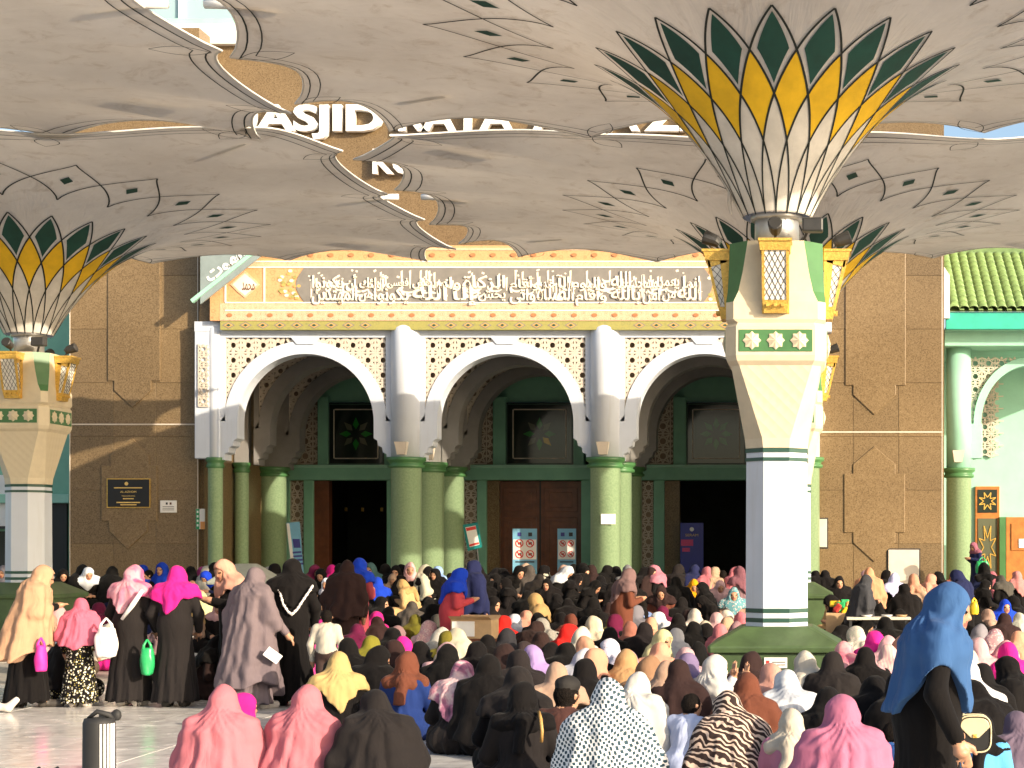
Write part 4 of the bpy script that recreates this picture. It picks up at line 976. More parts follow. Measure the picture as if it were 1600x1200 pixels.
def surface(fd):                                   # naive surface nets
    f = fd.f; s = f < 0; n = np.array(f.shape)
    f = f.copy(); 
    cnt = np.zeros(n - 1, np.int8); pos = np.zeros((*(n - 1), 3), np.float32); num = np.zeros(n - 1, np.float32)
    def edge(ax, o1, o2):
        a0 = [slice(0, n[i] - 1) for i in range(3)]; a1 = list(a0)
        oth = [i for i in range(3) if i != ax]
        for i, o in zip(oth, (o1, o2)):
            a0[i] = slice(o, n[i] - 1 + o); a1[i] = slice(o, n[i] - 1 + o)
        a1[ax] = slice(1, n[ax])
        fa, fb = f[tuple(a0)], f[tuple(a1)]; cr = (fa < 0) != (fb < 0)
        t = np.where(cr, fa / np.where(cr, fa - fb, 1), 0)
        pos[..., ax] += np.where(cr, t, 0)
        for i, o in zip(oth, (o1, o2)):
            if o: pos[..., i] += cr
        num[...] += cr
    for ax in range(3):
        for o1 in (0, 1):
            for o2 in (0, 1): edge(ax, o1, o2)
    act = num > 0; idx = np.full(n - 1, -1, np.int32); ii = np.argwhere(act); idx[act] = np.arange(len(ii))
    V = (ii + pos[act] / num[act][:, None]) * fd.h + fd.lo
    F = []
    for ax in range(3):
        u, v = [(1, 2), (2, 0), (0, 1)][ax]
        a = [slice(1, n[i] - 1) for i in range(3)]; b = list(a); a[ax] = slice(0, n[ax] - 1); b[ax] = slice(1, n[ax])
        sa, sb = s[tuple(a)], s[tuple(b)]
        e = np.argwhere(sa != sb)
        if len(e) == 0: continue
        fl = sa[tuple(e.T)]
        base = e.copy(); base[:, u] += 1; base[:, v] += 1
        def at_(du, dv):
            q = base.copy(); q[:, u] -= du; q[:, v] -= dv; return idx[q[:, 0], q[:, 1], q[:, 2]]
        q = np.stack([at_(1, 1), at_(0, 1), at_(0, 0), at_(1, 0)], 1)
        q[~fl] = q[~fl][:, ::-1]; F.append(q)
    F = np.concatenate(F); F = F[(F >= 0).all(1)]
    return V, F
def relax(V, F, it=1, lam=.5):
    for _ in range(it):
        A = np.zeros_like(V); c = np.zeros(len(V), np.float32)
        for i in range(4):
            j = (i + 1) % 4
            np.add.at(A, F[:, i], V[F[:, j]]); np.add.at(c, F[:, i], 1); np.add.at(A, F[:, j], V[F[:, i]]); np.add.at(c, F[:, j], 1)
        V = V + lam * (A / np.maximum(c, 1)[:, None] - V)
    return V
def to_mesh(name, V, F, mats, mi=None):
    me = bpy.data.meshes.new(name); me.vertices.add(len(V)); me.vertices.foreach_set('co', V.astype(np.float32).ravel())
    me.loops.add(F.size); me.loops.foreach_set('vertex_index', F.ravel().astype(np.int32)); me.polygons.add(len(F)); me.polygons.foreach_set('loop_start', np.arange(0, F.size, 4, dtype=np.int32))
    for q in mats: me.materials.append(MATS[q])
    if mi is not None: me.polygons.foreach_set('material_index', mi.astype(np.int32))
    me.polygons.foreach_set('use_smooth', np.ones(len(F), bool)); me.update(calc_edges=True); me.validate(); return me

def rotx(a): c, s = math.cos(a), math.sin(a); return np.array(((1, 0, 0), (0, c, -s), (0, s, c)))
def roty(a): c, s = math.cos(a), math.sin(a); return np.array(((c, 0, s), (0, 1, 0), (-s, 0, c)))
def rotz(a): c, s = math.cos(a), math.sin(a); return np.array(((c, -s, 0), (s, c, 0), (0, 0, 1)))
DRESS, SKIN, SHOE, DARK, LIP, ALT = 0, 1, 2, 3, 4, 5
def hand(wr, d, side, up=(0, 0, 1), curl=.5, spread=.35):      # palm and five fingers growing from the wrist along d; side = +1 right hand
    d = np.array(d, float); d /= np.linalg.norm(d); up = np.array(up, float); nrm = up - d * (up @ d); nrm /= np.linalg.norm(nrm); lat = np.cross(d, nrm) * side
    wr = np.array(wr, float); out = [cap(wr - d * .02, wr + d * .03, .027, .03, SKIN, .02), ell(wr + d * .065, (.041, .041, .03), SKIN, .015)]
    for i, (o, L) in enumerate(((-.030, .062), (-.010, .074), (.010, .070), (.028, .055))):
        b = wr + d * .095 + lat * o; sp_ = d + lat * o * spread * 14 * .5; sp_ /= np.linalg.norm(sp_)
        m = b + sp_ * L * .5 - nrm * curl * .012; e = m + (sp_ * (1 - curl * .6) - nrm * curl * .9) * L * .5
        out += [cap(b, m, .0105, .0095, SKIN, .006), cap(m, e, .0095, .008, SKIN, .004)]
    b = wr + d * .035 - lat * .036; m = b + (d * .7 - lat * .7) * .04; e = m + (d * .95 - lat * .2 - nrm * curl * .3) * .032
    return out + [cap(b, m, .013, .011, SKIN, .01), cap(m, e, .011, .009, SKIN, .006)]
def upper(P, zo):
    roll = P.get('roll', 0)
    """prims of the upper body; P holds lean, pitch, turn, arms"""
    T = lambda p: tuple(rotx(-P['lean']) @ (np.array(p) - (0, 0, .15)) + (0, 0, .15 + zo))
    piv = np.array(T((0, .015, .578))); Hr = rotz(P['turn']) @ roty(roll) @ rotx(-P['lean'] - P['pitch'])
    HT = lambda p: tuple(Hr @ np.array(p) + piv)
    w_ = P.get('wide', 1.0)
    pr = [cap(T((0, 0, .2)), T((0, 0, .46)), .15 * w_, .14 * w_, DRESS, .06), ell(T((0, .02, .41)), (.185 * w_, .125 * w_, .17), DRESS, .05), cap(T((-.135, -.005, .53)), T((.135, -.005, .53)), .068, .068, DRESS, .05)]
    pr += [cap(T((0, .005, .55)), HT((0, .0, .03)), .052, .05, SKIN, .03)]
    HC_ = (0, .03, .115)
    pr += [ell(HT(HC_), (.076, .094, .112), SKIN, .02, Hr), ell(HT((0, .062, .06)), (.052, .055, .05), SKIN, .03, Hr), ell(HT((0, .098, .034)), (.024, .022, .020), SKIN, .025, Hr), ell(HT((0, .108, .060)), (.028, .018, .018), SKIN, .015, Hr)]
    if P.get('face', 1):
        pr += [cap(HT((0, .116, .128)), HT((0, .134, .094)), .008, .0135, SKIN, .012), cap(HT((-.035, .112, .142)), HT((.035, .112, .142)), .010, .010, SKIN, .012),
               ell(HT((-.033, .109, .122)), (.014, .010, .007), DARK, 0, Hr), ell(HT((.033, .109, .122)), (.014, .010, .007), DARK, 0, Hr), ell(HT((0, .119, .062)), (.021, .010, .007), LIP, 0, Hr)]
    for s_ in (-1, 1):
        A = P['arms'][0 if s_ < 0 else 1]; sh = T((s_ * .165, -.005, .525)); eb, wr = np.array(A[0]) + (0, 0, zo), np.array(A[1]) + (0, 0, zo)
        pr += [cap(sh, eb, .064, .052, DRESS, .05), cap(eb, wr, .056, .044, DRESS, .03)]
        d = wr - eb; d = d / np.linalg.norm(d)
        if P.get('fingers', 0): pr += hand(wr + d * .02, A[2] if len(A) > 2 else d, s_, A[3] if len(A) > 3 else (0, 0, 1), P.get('curl', .5), P.get('spread', .3))
        else: pr += [cap(wr, wr + d * .06, .03, .036, SKIN, .02), cap(wr + d * .06, wr + d * .14, .034, .024, SKIN, .02)]
    return pr, T, HT, Hr
def lower_sit():
    pr = [ell((0, -.04, .13), (.235, .20, .15), DRESS, .06), ell((0, .14, .07), (.31, .27, .10), DRESS, .06)]
    for s_ in (-1, 1):
        pr += [cap((s_ * .1, .02, .13), (s_ * .27, .25, .14), .12, .095, DRESS, .06), cap((s_ * .27, .25, .11), (0, .34, .08), .095, .075, DRESS, .06)]
    return pr
def lower_stand(P):
    st = P.get('stride', 0)
    pr = [cone(.07, .98, (.255, .235), (.165, .125), (0, -.02), (0, 0), DRESS, .06), ell((0, -.03, .93), (.185, .145, .17), DRESS, .06), cap((0, 0, .8), (0, 0, 1.15), .14, .14, DRESS, .06)]
    for s_ in (-1, 1):
        y = s_ * st
        pr += [cap((s_ * .09, y - .03, .10), (s_ * .09, y - .03, .06), .04, .038, SKIN, .02), cap((s_ * .09, y - .05, .042), (s_ * .095, y + .13, .036), .044, .040, SHOE, .02)]
    return pr
def boy_lower(P):
    if P['pose'] == 'sit': return lower_sit()
    pr = []
    for s_ in (-1, 1):
        pr += [cap((s_ * .08, 0, .86), (s_ * .085, .01, .48), .10, .075, ALT, .05), cap((s_ * .085, .01, .48), (s_ * .085, -.02, .10), .07, .05, ALT, .03), cap((s_ * .09, -.05, .045), (s_ * .095, .12, .038), .045, .042, SHOE, .02)]
    return pr + [ell((0, 0, .9), (.16, .13, .12), ALT, .05), cap((0, 0, .95), (0, 0, 1.15), .14, .14, DRESS, .05)]
def noise1(x, seed): return np.sin(x * 1.7 + seed) * .5 + np.sin(x * 3.1 + seed * 2.3) * .3 + np.sin(x * 5.3 + seed * 4.1) * .2
def make_body(P, h, seed):
    sit = P['pose'] == 'sit'; zo = 0 if sit else .77
    up_, T, HT, Hr = upper(P, zo)
    pr = (boy_lower(P) if P.get('boy') else (lower_sit() if sit else lower_stand(P))) + up_
    if P.get('boy'):
        pr += [ell(HT((0, .010, .135)), (.084, .100, .108), DARK, .01, Hr), cap(HT((-.082, .03, .11)), HT((-.088, .025, .125)), .014, .016, SKIN, .01), cap(HT((.082, .03, .11)), HT((.088, .025, .125)), .014, .016, SKIN, .01)]
        if P.get('cap'): pr += [ell(HT((0, .018, .20)), (.086, .106, .075), ALT, .0, Hr)]
        pr += [cap(T((-.05, .0, .565)), T((.05, .0, .565)), .05, .05, DRESS, .03)]
    lo = np.min([prim_bounds(p)[0] for p in pr], 0) - .08; hi = np.max([prim_bounds(p)[1] for p in pr], 0) + .08; lo[2] = -.03 if True else lo[2]
    fd = Field(lo, hi, h)
    for p in pr: fd.add(p)
    X, Y, Z = fd.grid(); th = np.arctan2(X, Y + .02)
    if not P.get('boy'):
        zz = .5 if sit else 1.0
        am = np.clip((zz - Z) / zz, 0, 1) * (.020 if not sit else .016) * np.clip(np.sqrt(X * X + Y * Y) / .12, 0, 1)
        fd.f = fd.f + am * (np.sin(11 * th + seed + 2 * noise1(Z * 3, seed)) * .6 + np.sin(23 * th + seed * 2 + Z * 4) * .3)
    else:
        fd.f = fd.f + .003 * np.sin(40 * Z + 6 * th + seed)
    fd.f = np.maximum(fd.f, .0 - Z + .0)           # resting on the floor
    V, F = surface(fd); V = relax(V, F, 1, .4)
    C = V[F].mean(1); tags = np.array([p['tag'] for p in pr]); D = np.full((6, len(C)), 9.0, np.float32)
    for p in pr:
        d = prim_eval(p, C[:, 0], C[:, 1], C[:, 2]) - (.004 if p['tag'] in (DARK, LIP, ALT) else 0); D[p['tag']] = np.minimum(D[p['tag']], d)
    return to_mesh('body', V, F, ['cloth', 'skin', 'shoe_pale', 'hair_black', 'lip', 'cloth'], D.argmin(0)), (T, HT, Hr, zo)
def make_scarf(P, style, h, seed, fr):
    T, HT, Hr, zo = fr; rg = random.Random(seed)
    hc = HT((0, .018, .125))
    pr = [ell(hc, (.100, .122, .130), 0, .03, Hr)]
    back = HT((0, -.03, .03))
    pr += [cap(HT((0, .02, .05)), T((0, .02, .55)), .098, .13, 0, .05)]
    if style != 'wrap': pr += [ell(T((0, -.012, .565)), (.165, .125, .085), 0, .06)]
    if style == 'wrap':
        pr += [ell(T((0, .01, .575)), (.135, .125, .065), 0, .04), ell(T((0, .0, .525)), (.215, .135, .07), 0, .05), cap(T((.03, -.12, .56)), T((.0, -.165, .34)), .055, .045, 0, .03), ell(T((.01, -.125, .56)), (.06, .045, .05), 0, .02)]
        hemz = lambda th: .34 + zo + 0 * th
    elif style == 'square':
        pr += [ell(T((0, .0, .50)), (.235, .16, .12), 0, .06), cone(zo + .22, zo + .50, (.27, .20), (.225, .155), T((0, -.015, .3))[:2], T((0, 0, .5))[:2], 0, .05)]
        a0 = math.pi + rg.uniform(-.25, .25)
        def hemz(th):
            dth = np.abs((th - a0 + math.pi) % (2 * math.pi) - math.pi); df = np.abs((th + math.pi) % (2 * math.pi) - math.pi)
            return zo + .46 - .19 * np.clip(1 - dth / .95, 0, 1) - .14 * np.clip(1 - df / .9, 0, 1) + .012 * np.sin(9 * th + seed)
    else:
        lo_ = P.get('hem', .10 if P['pose'] == 'sit' else -.02)
        w2 = (.36, .30) if P['pose'] == 'sit' else (.33, .27)
        w2 = tuple(x * P.get('flare', 1) for x in w2)
        pr += [ell(T((0, .0, .49)), (.240, .165, .14), 0, .07), cone(zo + lo_ - .06, zo + .50, w2, (.225, .165), T((0, -.02, lo_ + .05))[:2], T((0, 0, .5))[:2], 0, .06)]
        e_ = P.get('edge', (.05, .05))
        hemz = lambda th: zo + lo_ + .018 * np.sin(7 * th + seed) + e_[0] * np.cos(th) * -1 + e_[1] * np.cos(2 * th) * -1
    if style != 'wrap':
        for s_ in (-1, 1):
            A = P['arms'][0 if s_ < 0 else 1]; sh = np.array(T((s_ * .165, -.005, .525))); eb = np.array(A[0]) + (0, 0, zo); wr = np.array(A[1]) + (0, 0, zo)
            cv = P.get('cover', 1.0 if style == 'long' else .45)
            pr += [cap(sh, sh + (eb - sh) * min(1, cv), .098, .088, 0, .06)]
            if style == 'long': pr += [cap(eb, eb + (wr - eb) * .55, .088, .078, 0, .06)]
    else: pr += [cap(T((-.15, 0, .53)), T((.15, 0, .53)), .078, .078, 0, .04)]
    lo = np.min([prim_bounds(p)[0] for p in pr], 0) - .12; hi = np.max([prim_bounds(p)[1] for p in pr], 0) + .12
    fd = Field(lo, hi, h)
    for p in pr: fd.add(p)
    X, Y, Z = fd.grid(); ax = T((0, 0, .45)); th = np.arctan2(X - ax[0], Y - ax[1])
    top = zo + .66
    am = np.clip((top - Z) / .42, 0, 1)
    nf = rg.choice((7, 8, 9, 10))
    k1, k2 = rg.uniform(2, 5), rg.uniform(-6, 6)
    fold = np.sin(nf * th + seed + k2 * (Z - zo)) * .55 + np.sin((nf * 2 + 1) * th + seed * 1.7 + 5 * (Z - zo)) * .28 + noise1(th * 2 + Z * k1, seed) * .5
    cre = 1 - 2 * np.abs(np.sin((nf * .5 + 1) * th + seed * 1.3 + k2 * .8 * (Z - zo) + .5 * noise1(Z * 6, seed)))
    fd.f = fd.f + am * (.015 * fold + .011 * cre) * P.get('fold', 1)
    nk = np.exp(-((Z - (zo + .62)) / .09) ** 2)
    fd.f = fd.f + nk * .006 * np.sin(70 * (Z + .35 * np.abs(np.sin(th))) + seed)
    fd.f = fd.f + .006 * np.sin(X * 31 + seed + 9 * Z) * np.sin(Y * 27 + seed * 2) + .0045 * np.sin(Z * 44 + X * 12 + seed * 3) * np.sin(X * 23 - Z * 15)
    fd.f = np.maximum(fd.f, hemz(th) - Z)
    if P.get('flat', 1) and P['pose'] == 'sit': fd.f = np.maximum(fd.f, .012 - Z)
    fo = HT((0, .155, .100)); fo = HT(P.get('oc', (0, .155, .100))); op = prim_eval(ell(fo, P.get('open', (.082, .098, .090)), 0, 0, Hr), X, Y, Z)
    fd.f = np.maximum(fd.f, -op)
    V, F = surface(fd); V = relax(V, F, 1, .4)
    return to_mesh('headscarf', V, F, ['cloth'])
AR_LAP = [((-.25, .05, .30), (-.08, .26, .25)), ((.25, .05, .30), (.08, .26, .25))]
AR_KNEE = [((-.27, .08, .32), (-.22, .30, .26)), ((.27, .08, .32), (.22, .30, .26))]
AR_HANG = [((-.245, -.03, .27), (-.235, .06, .04)), ((.245, -.03, .27), (.235, .06, .04))]
AR_HOLD = [((-.23, .04, .28), (-.10, .25, .34)), ((.23, .04, .28), (.10, .25, .34))]
POSES = {
    'sitA': dict(pose='sit', lean=.05, pitch=.05, turn=0, arms=AR_LAP), 'sitB': dict(pose='sit', lean=.22, pitch=.22, turn=.25, arms=AR_LAP), 'sitC': dict(pose='sit', lean=.12, pitch=.1, turn=-.4, arms=AR_KNEE),
    'sitD': dict(pose='sit', lean=.30, pitch=.35, turn=-.1, arms=AR_HOLD), 'stA': dict(pose='stand', lean=.04, pitch=.15, turn=0, arms=AR_HANG), 'stB': dict(pose='stand', lean=.10, pitch=.25, turn=.3, arms=AR_HOLD),
    'sitE': dict(pose='sit', lean=.20, pitch=.40, turn=.1, roll=.16, arms=AR_HOLD), 'sitF': dict(pose='sit', lean=.02, pitch=-.08, turn=.6, roll=-.14, arms=AR_KNEE), 'sitG': dict(pose='sit', lean=.16, pitch=.1, turn=-.7, roll=.08, arms=AR_LAP),
    'boyS': dict(pose='sit', boy=1, lean=.10, pitch=.05, turn=-.35, arms=AR_LAP), 'boyT': dict(pose='stand', boy=1, lean=.02, pitch=.0, turn=.2, arms=AR_HANG)}
CACHE = {}
def get_body(pk, h=.018, seed=1, P=None):
    k = (pk, h, seed)
    if k not in CACHE: CACHE[k] = make_body(P or POSES[pk], h, seed)
    return CACHE[k]
def get_scarf(pk, style, h=.018, seed=1, bseed=1, P=None):
    k = (pk, style, h, seed, 's')
    if k not in CACHE: CACHE[k] = make_scarf(P or POSES[pk], style, h, seed, get_body(pk, h, bseed, P)[1])
    return CACHE[k]
PAL = dict(K='171311', C='2b2521', W='e6e0d8', I='e3d3b4', B='c49d7c', T='d4a86a', P='dd7d7c', L='eab2a6', M='ee2a86', R='e02a20', N='7c4630', D='3a2722', U='2149c4', V='262a4a', S='3f6fae', G='8f8984', A='b596ba', O='eba27c', Y='e79a12', E='857a2a', Q='6f1c3a', J='9b7670', H='7fb9b6', X='f0dc9a', Z='d84f8a', F='5d5347')
CN = dict(K='black', C='charcoal', W='white', I='cream', B='beige', T='tan', P='salmon pink', L='pale pink', M='hot pink', R='red', N='brown', D='dark brown', U='royal blue', V='navy', S='steel blue', G='grey', A='lavender', O='peach', Y='mustard yellow', E='olive', Q='maroon', J='dusty mauve', H='pale teal', X='light yellow', Z='pink', F='grey brown')
def colour(c): 
    v = hexc(PAL[c] if len(c) == 1 else c); return (v[0] * .62, v[1] * .68, min(.8, v[2] * .82))
def cloth_on(o, mat, c):
    o.color = (*c, 1)
    if mat != 'cloth': o.material_slots[0].link = 'OBJECT'; o.material_slots[0].material = MATS[mat]
PEOPLE = []
FACE = dict(a=0, c=180, r=-90, l=90)
def person(pk, style, loc, face, hc, dc, scale=1.0, label=None, h=.018, seed=1, hmat='cloth', dmat='cloth', P=None, alt=None, shoe=None, group='crowd seated and standing in the forecourt', bseed=None):
    t = thing('person', label or 'person', 'person', loc, R(face), group)
    t.scale = (scale,) * 3
    bm_, fr = get_body(pk, h, bseed or 1, P)
    b = put('body', bm_, t); cloth_on(b, dmat, colour(dc))
    if alt: 
        b.material_slots[5].link = 'OBJECT'; m2 = M('garment_' + alt, tuple(x * .82 for x in hexc(PAL[alt])), .8, .15, 12, kind='Object') if ('garment_' + alt) not in MATS else MATS['garment_' + alt]; b.material_slots[5].material = m2
    if shoe: b.material_slots[2].link = 'OBJECT'; b.material_slots[2].material = MATS[shoe]
    if style:
        s = put('headscarf', get_scarf(pk, style, h, seed, bseed or 1, P), t); cloth_on(s, hmat, colour(hc))
    return t
# ------------------------------------------------------------------ the crowd, front to back
def sit_spot(px, py, hgt):
    best = None
    for y0, y1, z in ((8, 26, .012), (26, 28.5, .15), (28.5, 31, .30), (31, 37.6, .45)):
        Y = FPX * (HC - z - hgt) / max(1, py - CY); Yc = min(max(Y, y0 + .35), y1 - .35)
        e = abs(CY + (HC - z - hgt) * FPX / Yc - py)
        if best is None or e < best[0] - .01: best = (e, Yc, z)
    _, Y, z = best; hh = HC - z - (py - CY) * Y / FPX
    return Y, z, min(1.18, max(.80, hh / hgt))
HG = dict(sitA=.823, sitB=.81, sitC=.82, sitD=.78, sitE=.80, sitF=.82, sitG=.815, stA=1.58, stB=1.56, boyS=.81, boyT=1.57)
# named individuals: px, py of the head top, distance (0 = from the picture), pose, scarf, facing, scarf colour, dress colour, options, label
NAMED = [
 # front rows
 (345, 1072, 0, 'sitA', 'long', 6, 'P', 'P', dict(h=.012, seed=3), 'person under a long salmon scarf, left of the two in the front row'),
 (369, 1061, 12.3, 'sitA', 'wrap', -50, 'M', 'M', dict(seed=4, sc=.86), 'person in bright magenta wrapped scarf peeking out behind the left salmon scarf'),
 (474, 1071, 0, 'sitA', 'long', -8, 'P', 'P', dict(h=.012, seed=5), 'person under a long salmon pink scarf, right of the two in the front row'),
 (592, 1077, 0, 'sitB', 'long', 18, 'C', 'C', dict(h=.012, seed=7), 'person wrapped in a long charcoal scarf seated behind the salmon pair'),
 (528, 1019, 0, 'sitC', 'square', 22, 'T', 'K', dict(h=.012, seed=9, pcol='d6b06c'), 'person in mustard tan scarf and black dress seated behind the standing boy'),
 (632, 1018, 0, 'sitA', 'wrap', -5, 'N', '2a3f74', dict(h=.012, seed=11), 'person in knotted rust brown scarf and navy blue dress'),
 (712, 1031, 0, 'sitB', 'square', -12, 'L', 'C', dict(h=.012, seed=12, hmat='cloth_tie_dye'), 'person in pink and plum tie dyed scarf seated with dark skirt'),
 (698, 1004, 0, 'sitA', 'square', 10, 'L', 'L', dict(seed=13), 'person in pale pink scarf directly behind the tie dyed scarf'),
 (655, 1003, 0, 'sitA', 'long', 0, 'K', 'K', dict(seed=14), 'person under a long black scarf behind the rust brown scarf'),
 (815, 1067, 0, 'sitA', 'wrap', 4, 'K', 'C', dict(h=.012, seed=15), 'person in wrapped black scarf and dark dress with a tan shoulder strap'),
 (800, 1040, 12.6, 'sitB', 'square', -10, 'C', 'K', dict(seed=16), 'person in charcoal scarf close behind the tan shoulder strap'),
 (875, 1064, 0, 'boyS', None, -14, 'K', '5c3a30', dict(h=.012, seed=17, cap=1, P='peci'), 'boy in a black cap and brown shirt seated beside the checkered scarf'),
 (948, 1061, 11.0, 'sitA', 'long', -4, 'W', 'Q', dict(h=.012, seed=18, hmat='cloth_check'), 'person in white scarf with dark houndstooth checks in the front row'),
 (985, 1050, 0, 'sitB', 'long', -18, 'e9dcc3', 'K', dict(h=.012, seed=19), 'person under a long ivory scarf just right of the checkered scarf'),
 (873, 1035, 0, 'sitC', 'square', 25, 'B', 'K', dict(seed=20), 'person in light beige scarf behind the boy in the black cap'),
 (912, 1030, 0, 'sitA', 'long', 0, 'K', 'K', dict(seed=21), 'person under a long black scarf between beige scarf and ivory scarf'),
 (1038, 1034, 0, 'sitA', 'long', -10, 'B', 'F', dict(h=.014, seed=22), 'person under a long beige taupe scarf left of the boy in white'),
 (1070, 1087, 0, 'boyS', None, -30, 'K', 'e3e6f2', dict(h=.012, seed=23, sc=.80), 'small boy in a white shirt seated in the front rows'),
 (1148, 1079, 0, 'sitB', 'long', 12, 'N', 'J', dict(h=.012, seed=24, hmat='cloth_zebra'), 'person in brown and cream zebra striped scarf in the front row'),
 (1166, 1052, 0, 'sitA', 'long', -6, 'N', '5a2f22', dict(seed=26), 'person under a long brown scarf right behind the zebra stripes'),
 (1170, 1019, 0, 'sitC', 'square', 0, 'D', 'D', dict(seed=27), 'person in dark brown scarf in front of the green pedestal'),
 (1106, 1024, 0, 'sitA', 'square', -62, 'e8dcc4', 'W', dict(h=.011, seed=28, P='pray'), 'person in white scarf with a dark band raising both hands in prayer'),
 (1072, 1021, 0, 'sitA', 'long', -8, '8d7790', '8d7790', dict(seed=29), 'person under a muted purple scarf behind the beige taupe scarf'),
 (1058, 1031, 14.0, 'sitA', 'long', 0, 'D', 'K', dict(seed=30), 'person under a dark brown scarf in front of the muted purple scarf'),
 (1206, 1037, 0, 'sitA', 'long', 5, 'e2a184', 'e2a184', dict(seed=31, hmat='cloth_pink_print', pm=1), 'person under a peach lace scarf below the pedestal notice'),
 (1236, 1046, 0, 'sitB', 'square', 8, 'W', 'K', dict(h=.013, seed=32, hmat='cloth_satin'), 'person in shiny silver grey scarf and black dress'),
 (1272, 1017, 0, 'sitC', 'square', 60, 'I', 'K', dict(seed=33), 'person in cream scarf turned left at the right end of the pedestal'),
 (1299, 1019, 0, 'sitA', 'long', -10, 'C', 'C', dict(seed=34), 'person under a black scarf beside the cream scarf at the pedestal'),
 (1350, 1012, 0, 'sitA', 'long', -12, 'K', 'K', dict(seed=35), 'person under a long black scarf between the pedestal and the blue scarf'),
 (1284, 1074, 0, 'sitB', 'square', -20, 'K', 'K', dict(seed=36), 'person in black scarf behind the big dusty rose scarf'),
 (1234, 1111, 0, 'sitA', 'wrap', -12, 'd9c6a6', 'd98a95', dict(h=.012, seed=37, sc=.85), 'girl in sand coloured wrapped scarf and pink dress in the front row'),
 (1318, 1087, 10.2, 'sitA', 'long', 8, 'd0788a', 'd0788a', dict(h=.011, seed=38, flare=1.15), 'person under a big dusty rose scarf at the front right'),
 (1382, 1131, 0, 'boyS', None, -55, 'K', '6fa0dc', dict(h=.012, seed=39, sc=.72), 'small dark haired child in light blue beside the blue scarf'),
 (1418, 1050, 12.2, 'sitB', 'long', 10, 'K', 'K', dict(seed=40), 'person in black partly hidden behind the standing blue scarf'),
 (1512, 1030, 12.6, 'sitA', 'long', 5, 'e9dfd0', 'W', dict(seed=41), 'person under a long white scarf right of the standing blue scarf'),
 (1533, 1037, 0, 'sitA', 'long', -5, 'K', 'K', dict(seed=42), 'person in black scarf with a dark backpack at the right'),
 (1592, 1024, 0, 'sitC', 'long', 75, 'K', 'K', dict(h=.013, seed=43), 'person in black scarf turned left with face showing at the right edge'),
 (1594, 1112, 11.2, 'sitA', 'long', 20, '7a666e', '7a666e', dict(h=.013, seed=44), 'person under a mauve grey scarf cut by the right edge'),
 (1555, 1062, 12.2, 'sitD', 'long', 40, 'K', 'K', dict(seed=45), 'person bent forward in black in front of the mauve grey scarf'),
 (1528, 1120, 10.8, 'sitD', 'wrap', -10, 'K', '6db8dc', dict(seed=46, sc=.9), 'person in light blue skirt and black scarf beside the cream handbag'),
 # standing group at the left
 (45, 882, 18.6, 'stA', 'long', -60, 'd3a176', 'K', dict(h=.014, seed=51, P='tan'), 'standing person in a long tan scarf and black skirt at the left edge'),
 (125, 936, 18.7, 'stA', 'long', 5, 'e0707e', 'K', dict(h=.014, seed=52, dmat='cloth_floral_dark', P='girl'), 'standing girl in pink scarf and black floral dress, seen from behind'),
 (204, 885, 18.8, 'stA', 'square', -12, 'e0568e', 'C', dict(h=.014, seed=53, hmat='cloth_pink_print', P='abaya'), 'standing person in patterned pink scarf and black dress beside a white bag'),
 (274, 886, 18.7, 'stA', 'square', 6, 'M', 'C', dict(h=.014, seed=54, P='abaya'), 'standing person in bright magenta scarf and black dress, seen from behind'),
 (366, 876, 19.6, 'stB', 'square', 128, 'e8a583', 'K', dict(h=.014, seed=55), 'standing person in peach scarf facing left with a cream bag'),
 (392, 888, 18.4, 'stA', 'long', -28, '84716c', '84716c', dict(h=.013, seed=56, P='mauve'), 'standing person in a floor length mauve grey scarf holding white papers'),
 (455, 874, 18.9, 'stA', 'square', 8, 'K', 'K', dict(h=.014, seed=57, P='abaya'), 'standing person in black scarf with white lace trim and black dress'),
 (510, 955, 18.3, 'boyT', None, 4, 'K', 'd6c6a8', dict(h=.014, seed=58), 'standing small boy in a cream shirt holding the lace trimmed woman by hand'),
 (1450, 913, 8.35, 'stA', 'long', -82, '45688f', 'K', dict(h=.0095, seed=59, P='blue'), 'standing person in large steel blue scarf and black dress at the right'),
 # small groups further back
 (706, 889, 22.6, 'stB', 'square', -70, 'U', 'd84f52', dict(seed=61), 'standing person in royal blue scarf and red top beside the cardboard box'),
 (556, 874, 24.5, 'stB', 'square', -20, 'U', 'b24a4e', dict(seed=62), 'standing person in royal blue scarf and grey vest with red sleeves'),
 (972, 890, 23.5, 'stB', 'square', -60, '8a6a60', 'N', dict(seed=63), 'standing person in brown top turned right amid the crowd'),
 (1344, 900, 25.0, 'stB', 'long', -75, '4a4846', 'K', dict(seed=64), 'standing person in dark grey scarf turned right beside the right tower'),
 (1526, 848, 39.3, 'stB', 'wrap', 120, 'a5626a', '232848', dict(seed=65), 'person in dusty pink scarf with a green bag by the wooden door'),
 (540, 877, 24.0, 'stA', 'long', 0, 'D', 'D', dict(seed=66), 'standing person under a long dark brown scarf next to the grey vest'),
 (735, 876, 25.2, 'stA', 'long', -35, 'V', 'V', dict(seed=67), 'standing person under a long navy scarf below the tilted teal poster'),
 (1358, 888, 27.0, 'stA', 'long', 0, 'e8a070', 'W', dict(seed=68), 'person in glowing orange and white scarf beside the right tower'),
 (1506, 892, 24.5, 'stB', 'square', 60, 'V', 'K', dict(seed=69), 'standing person in navy scarf and black dress with a yellow bag'),
]
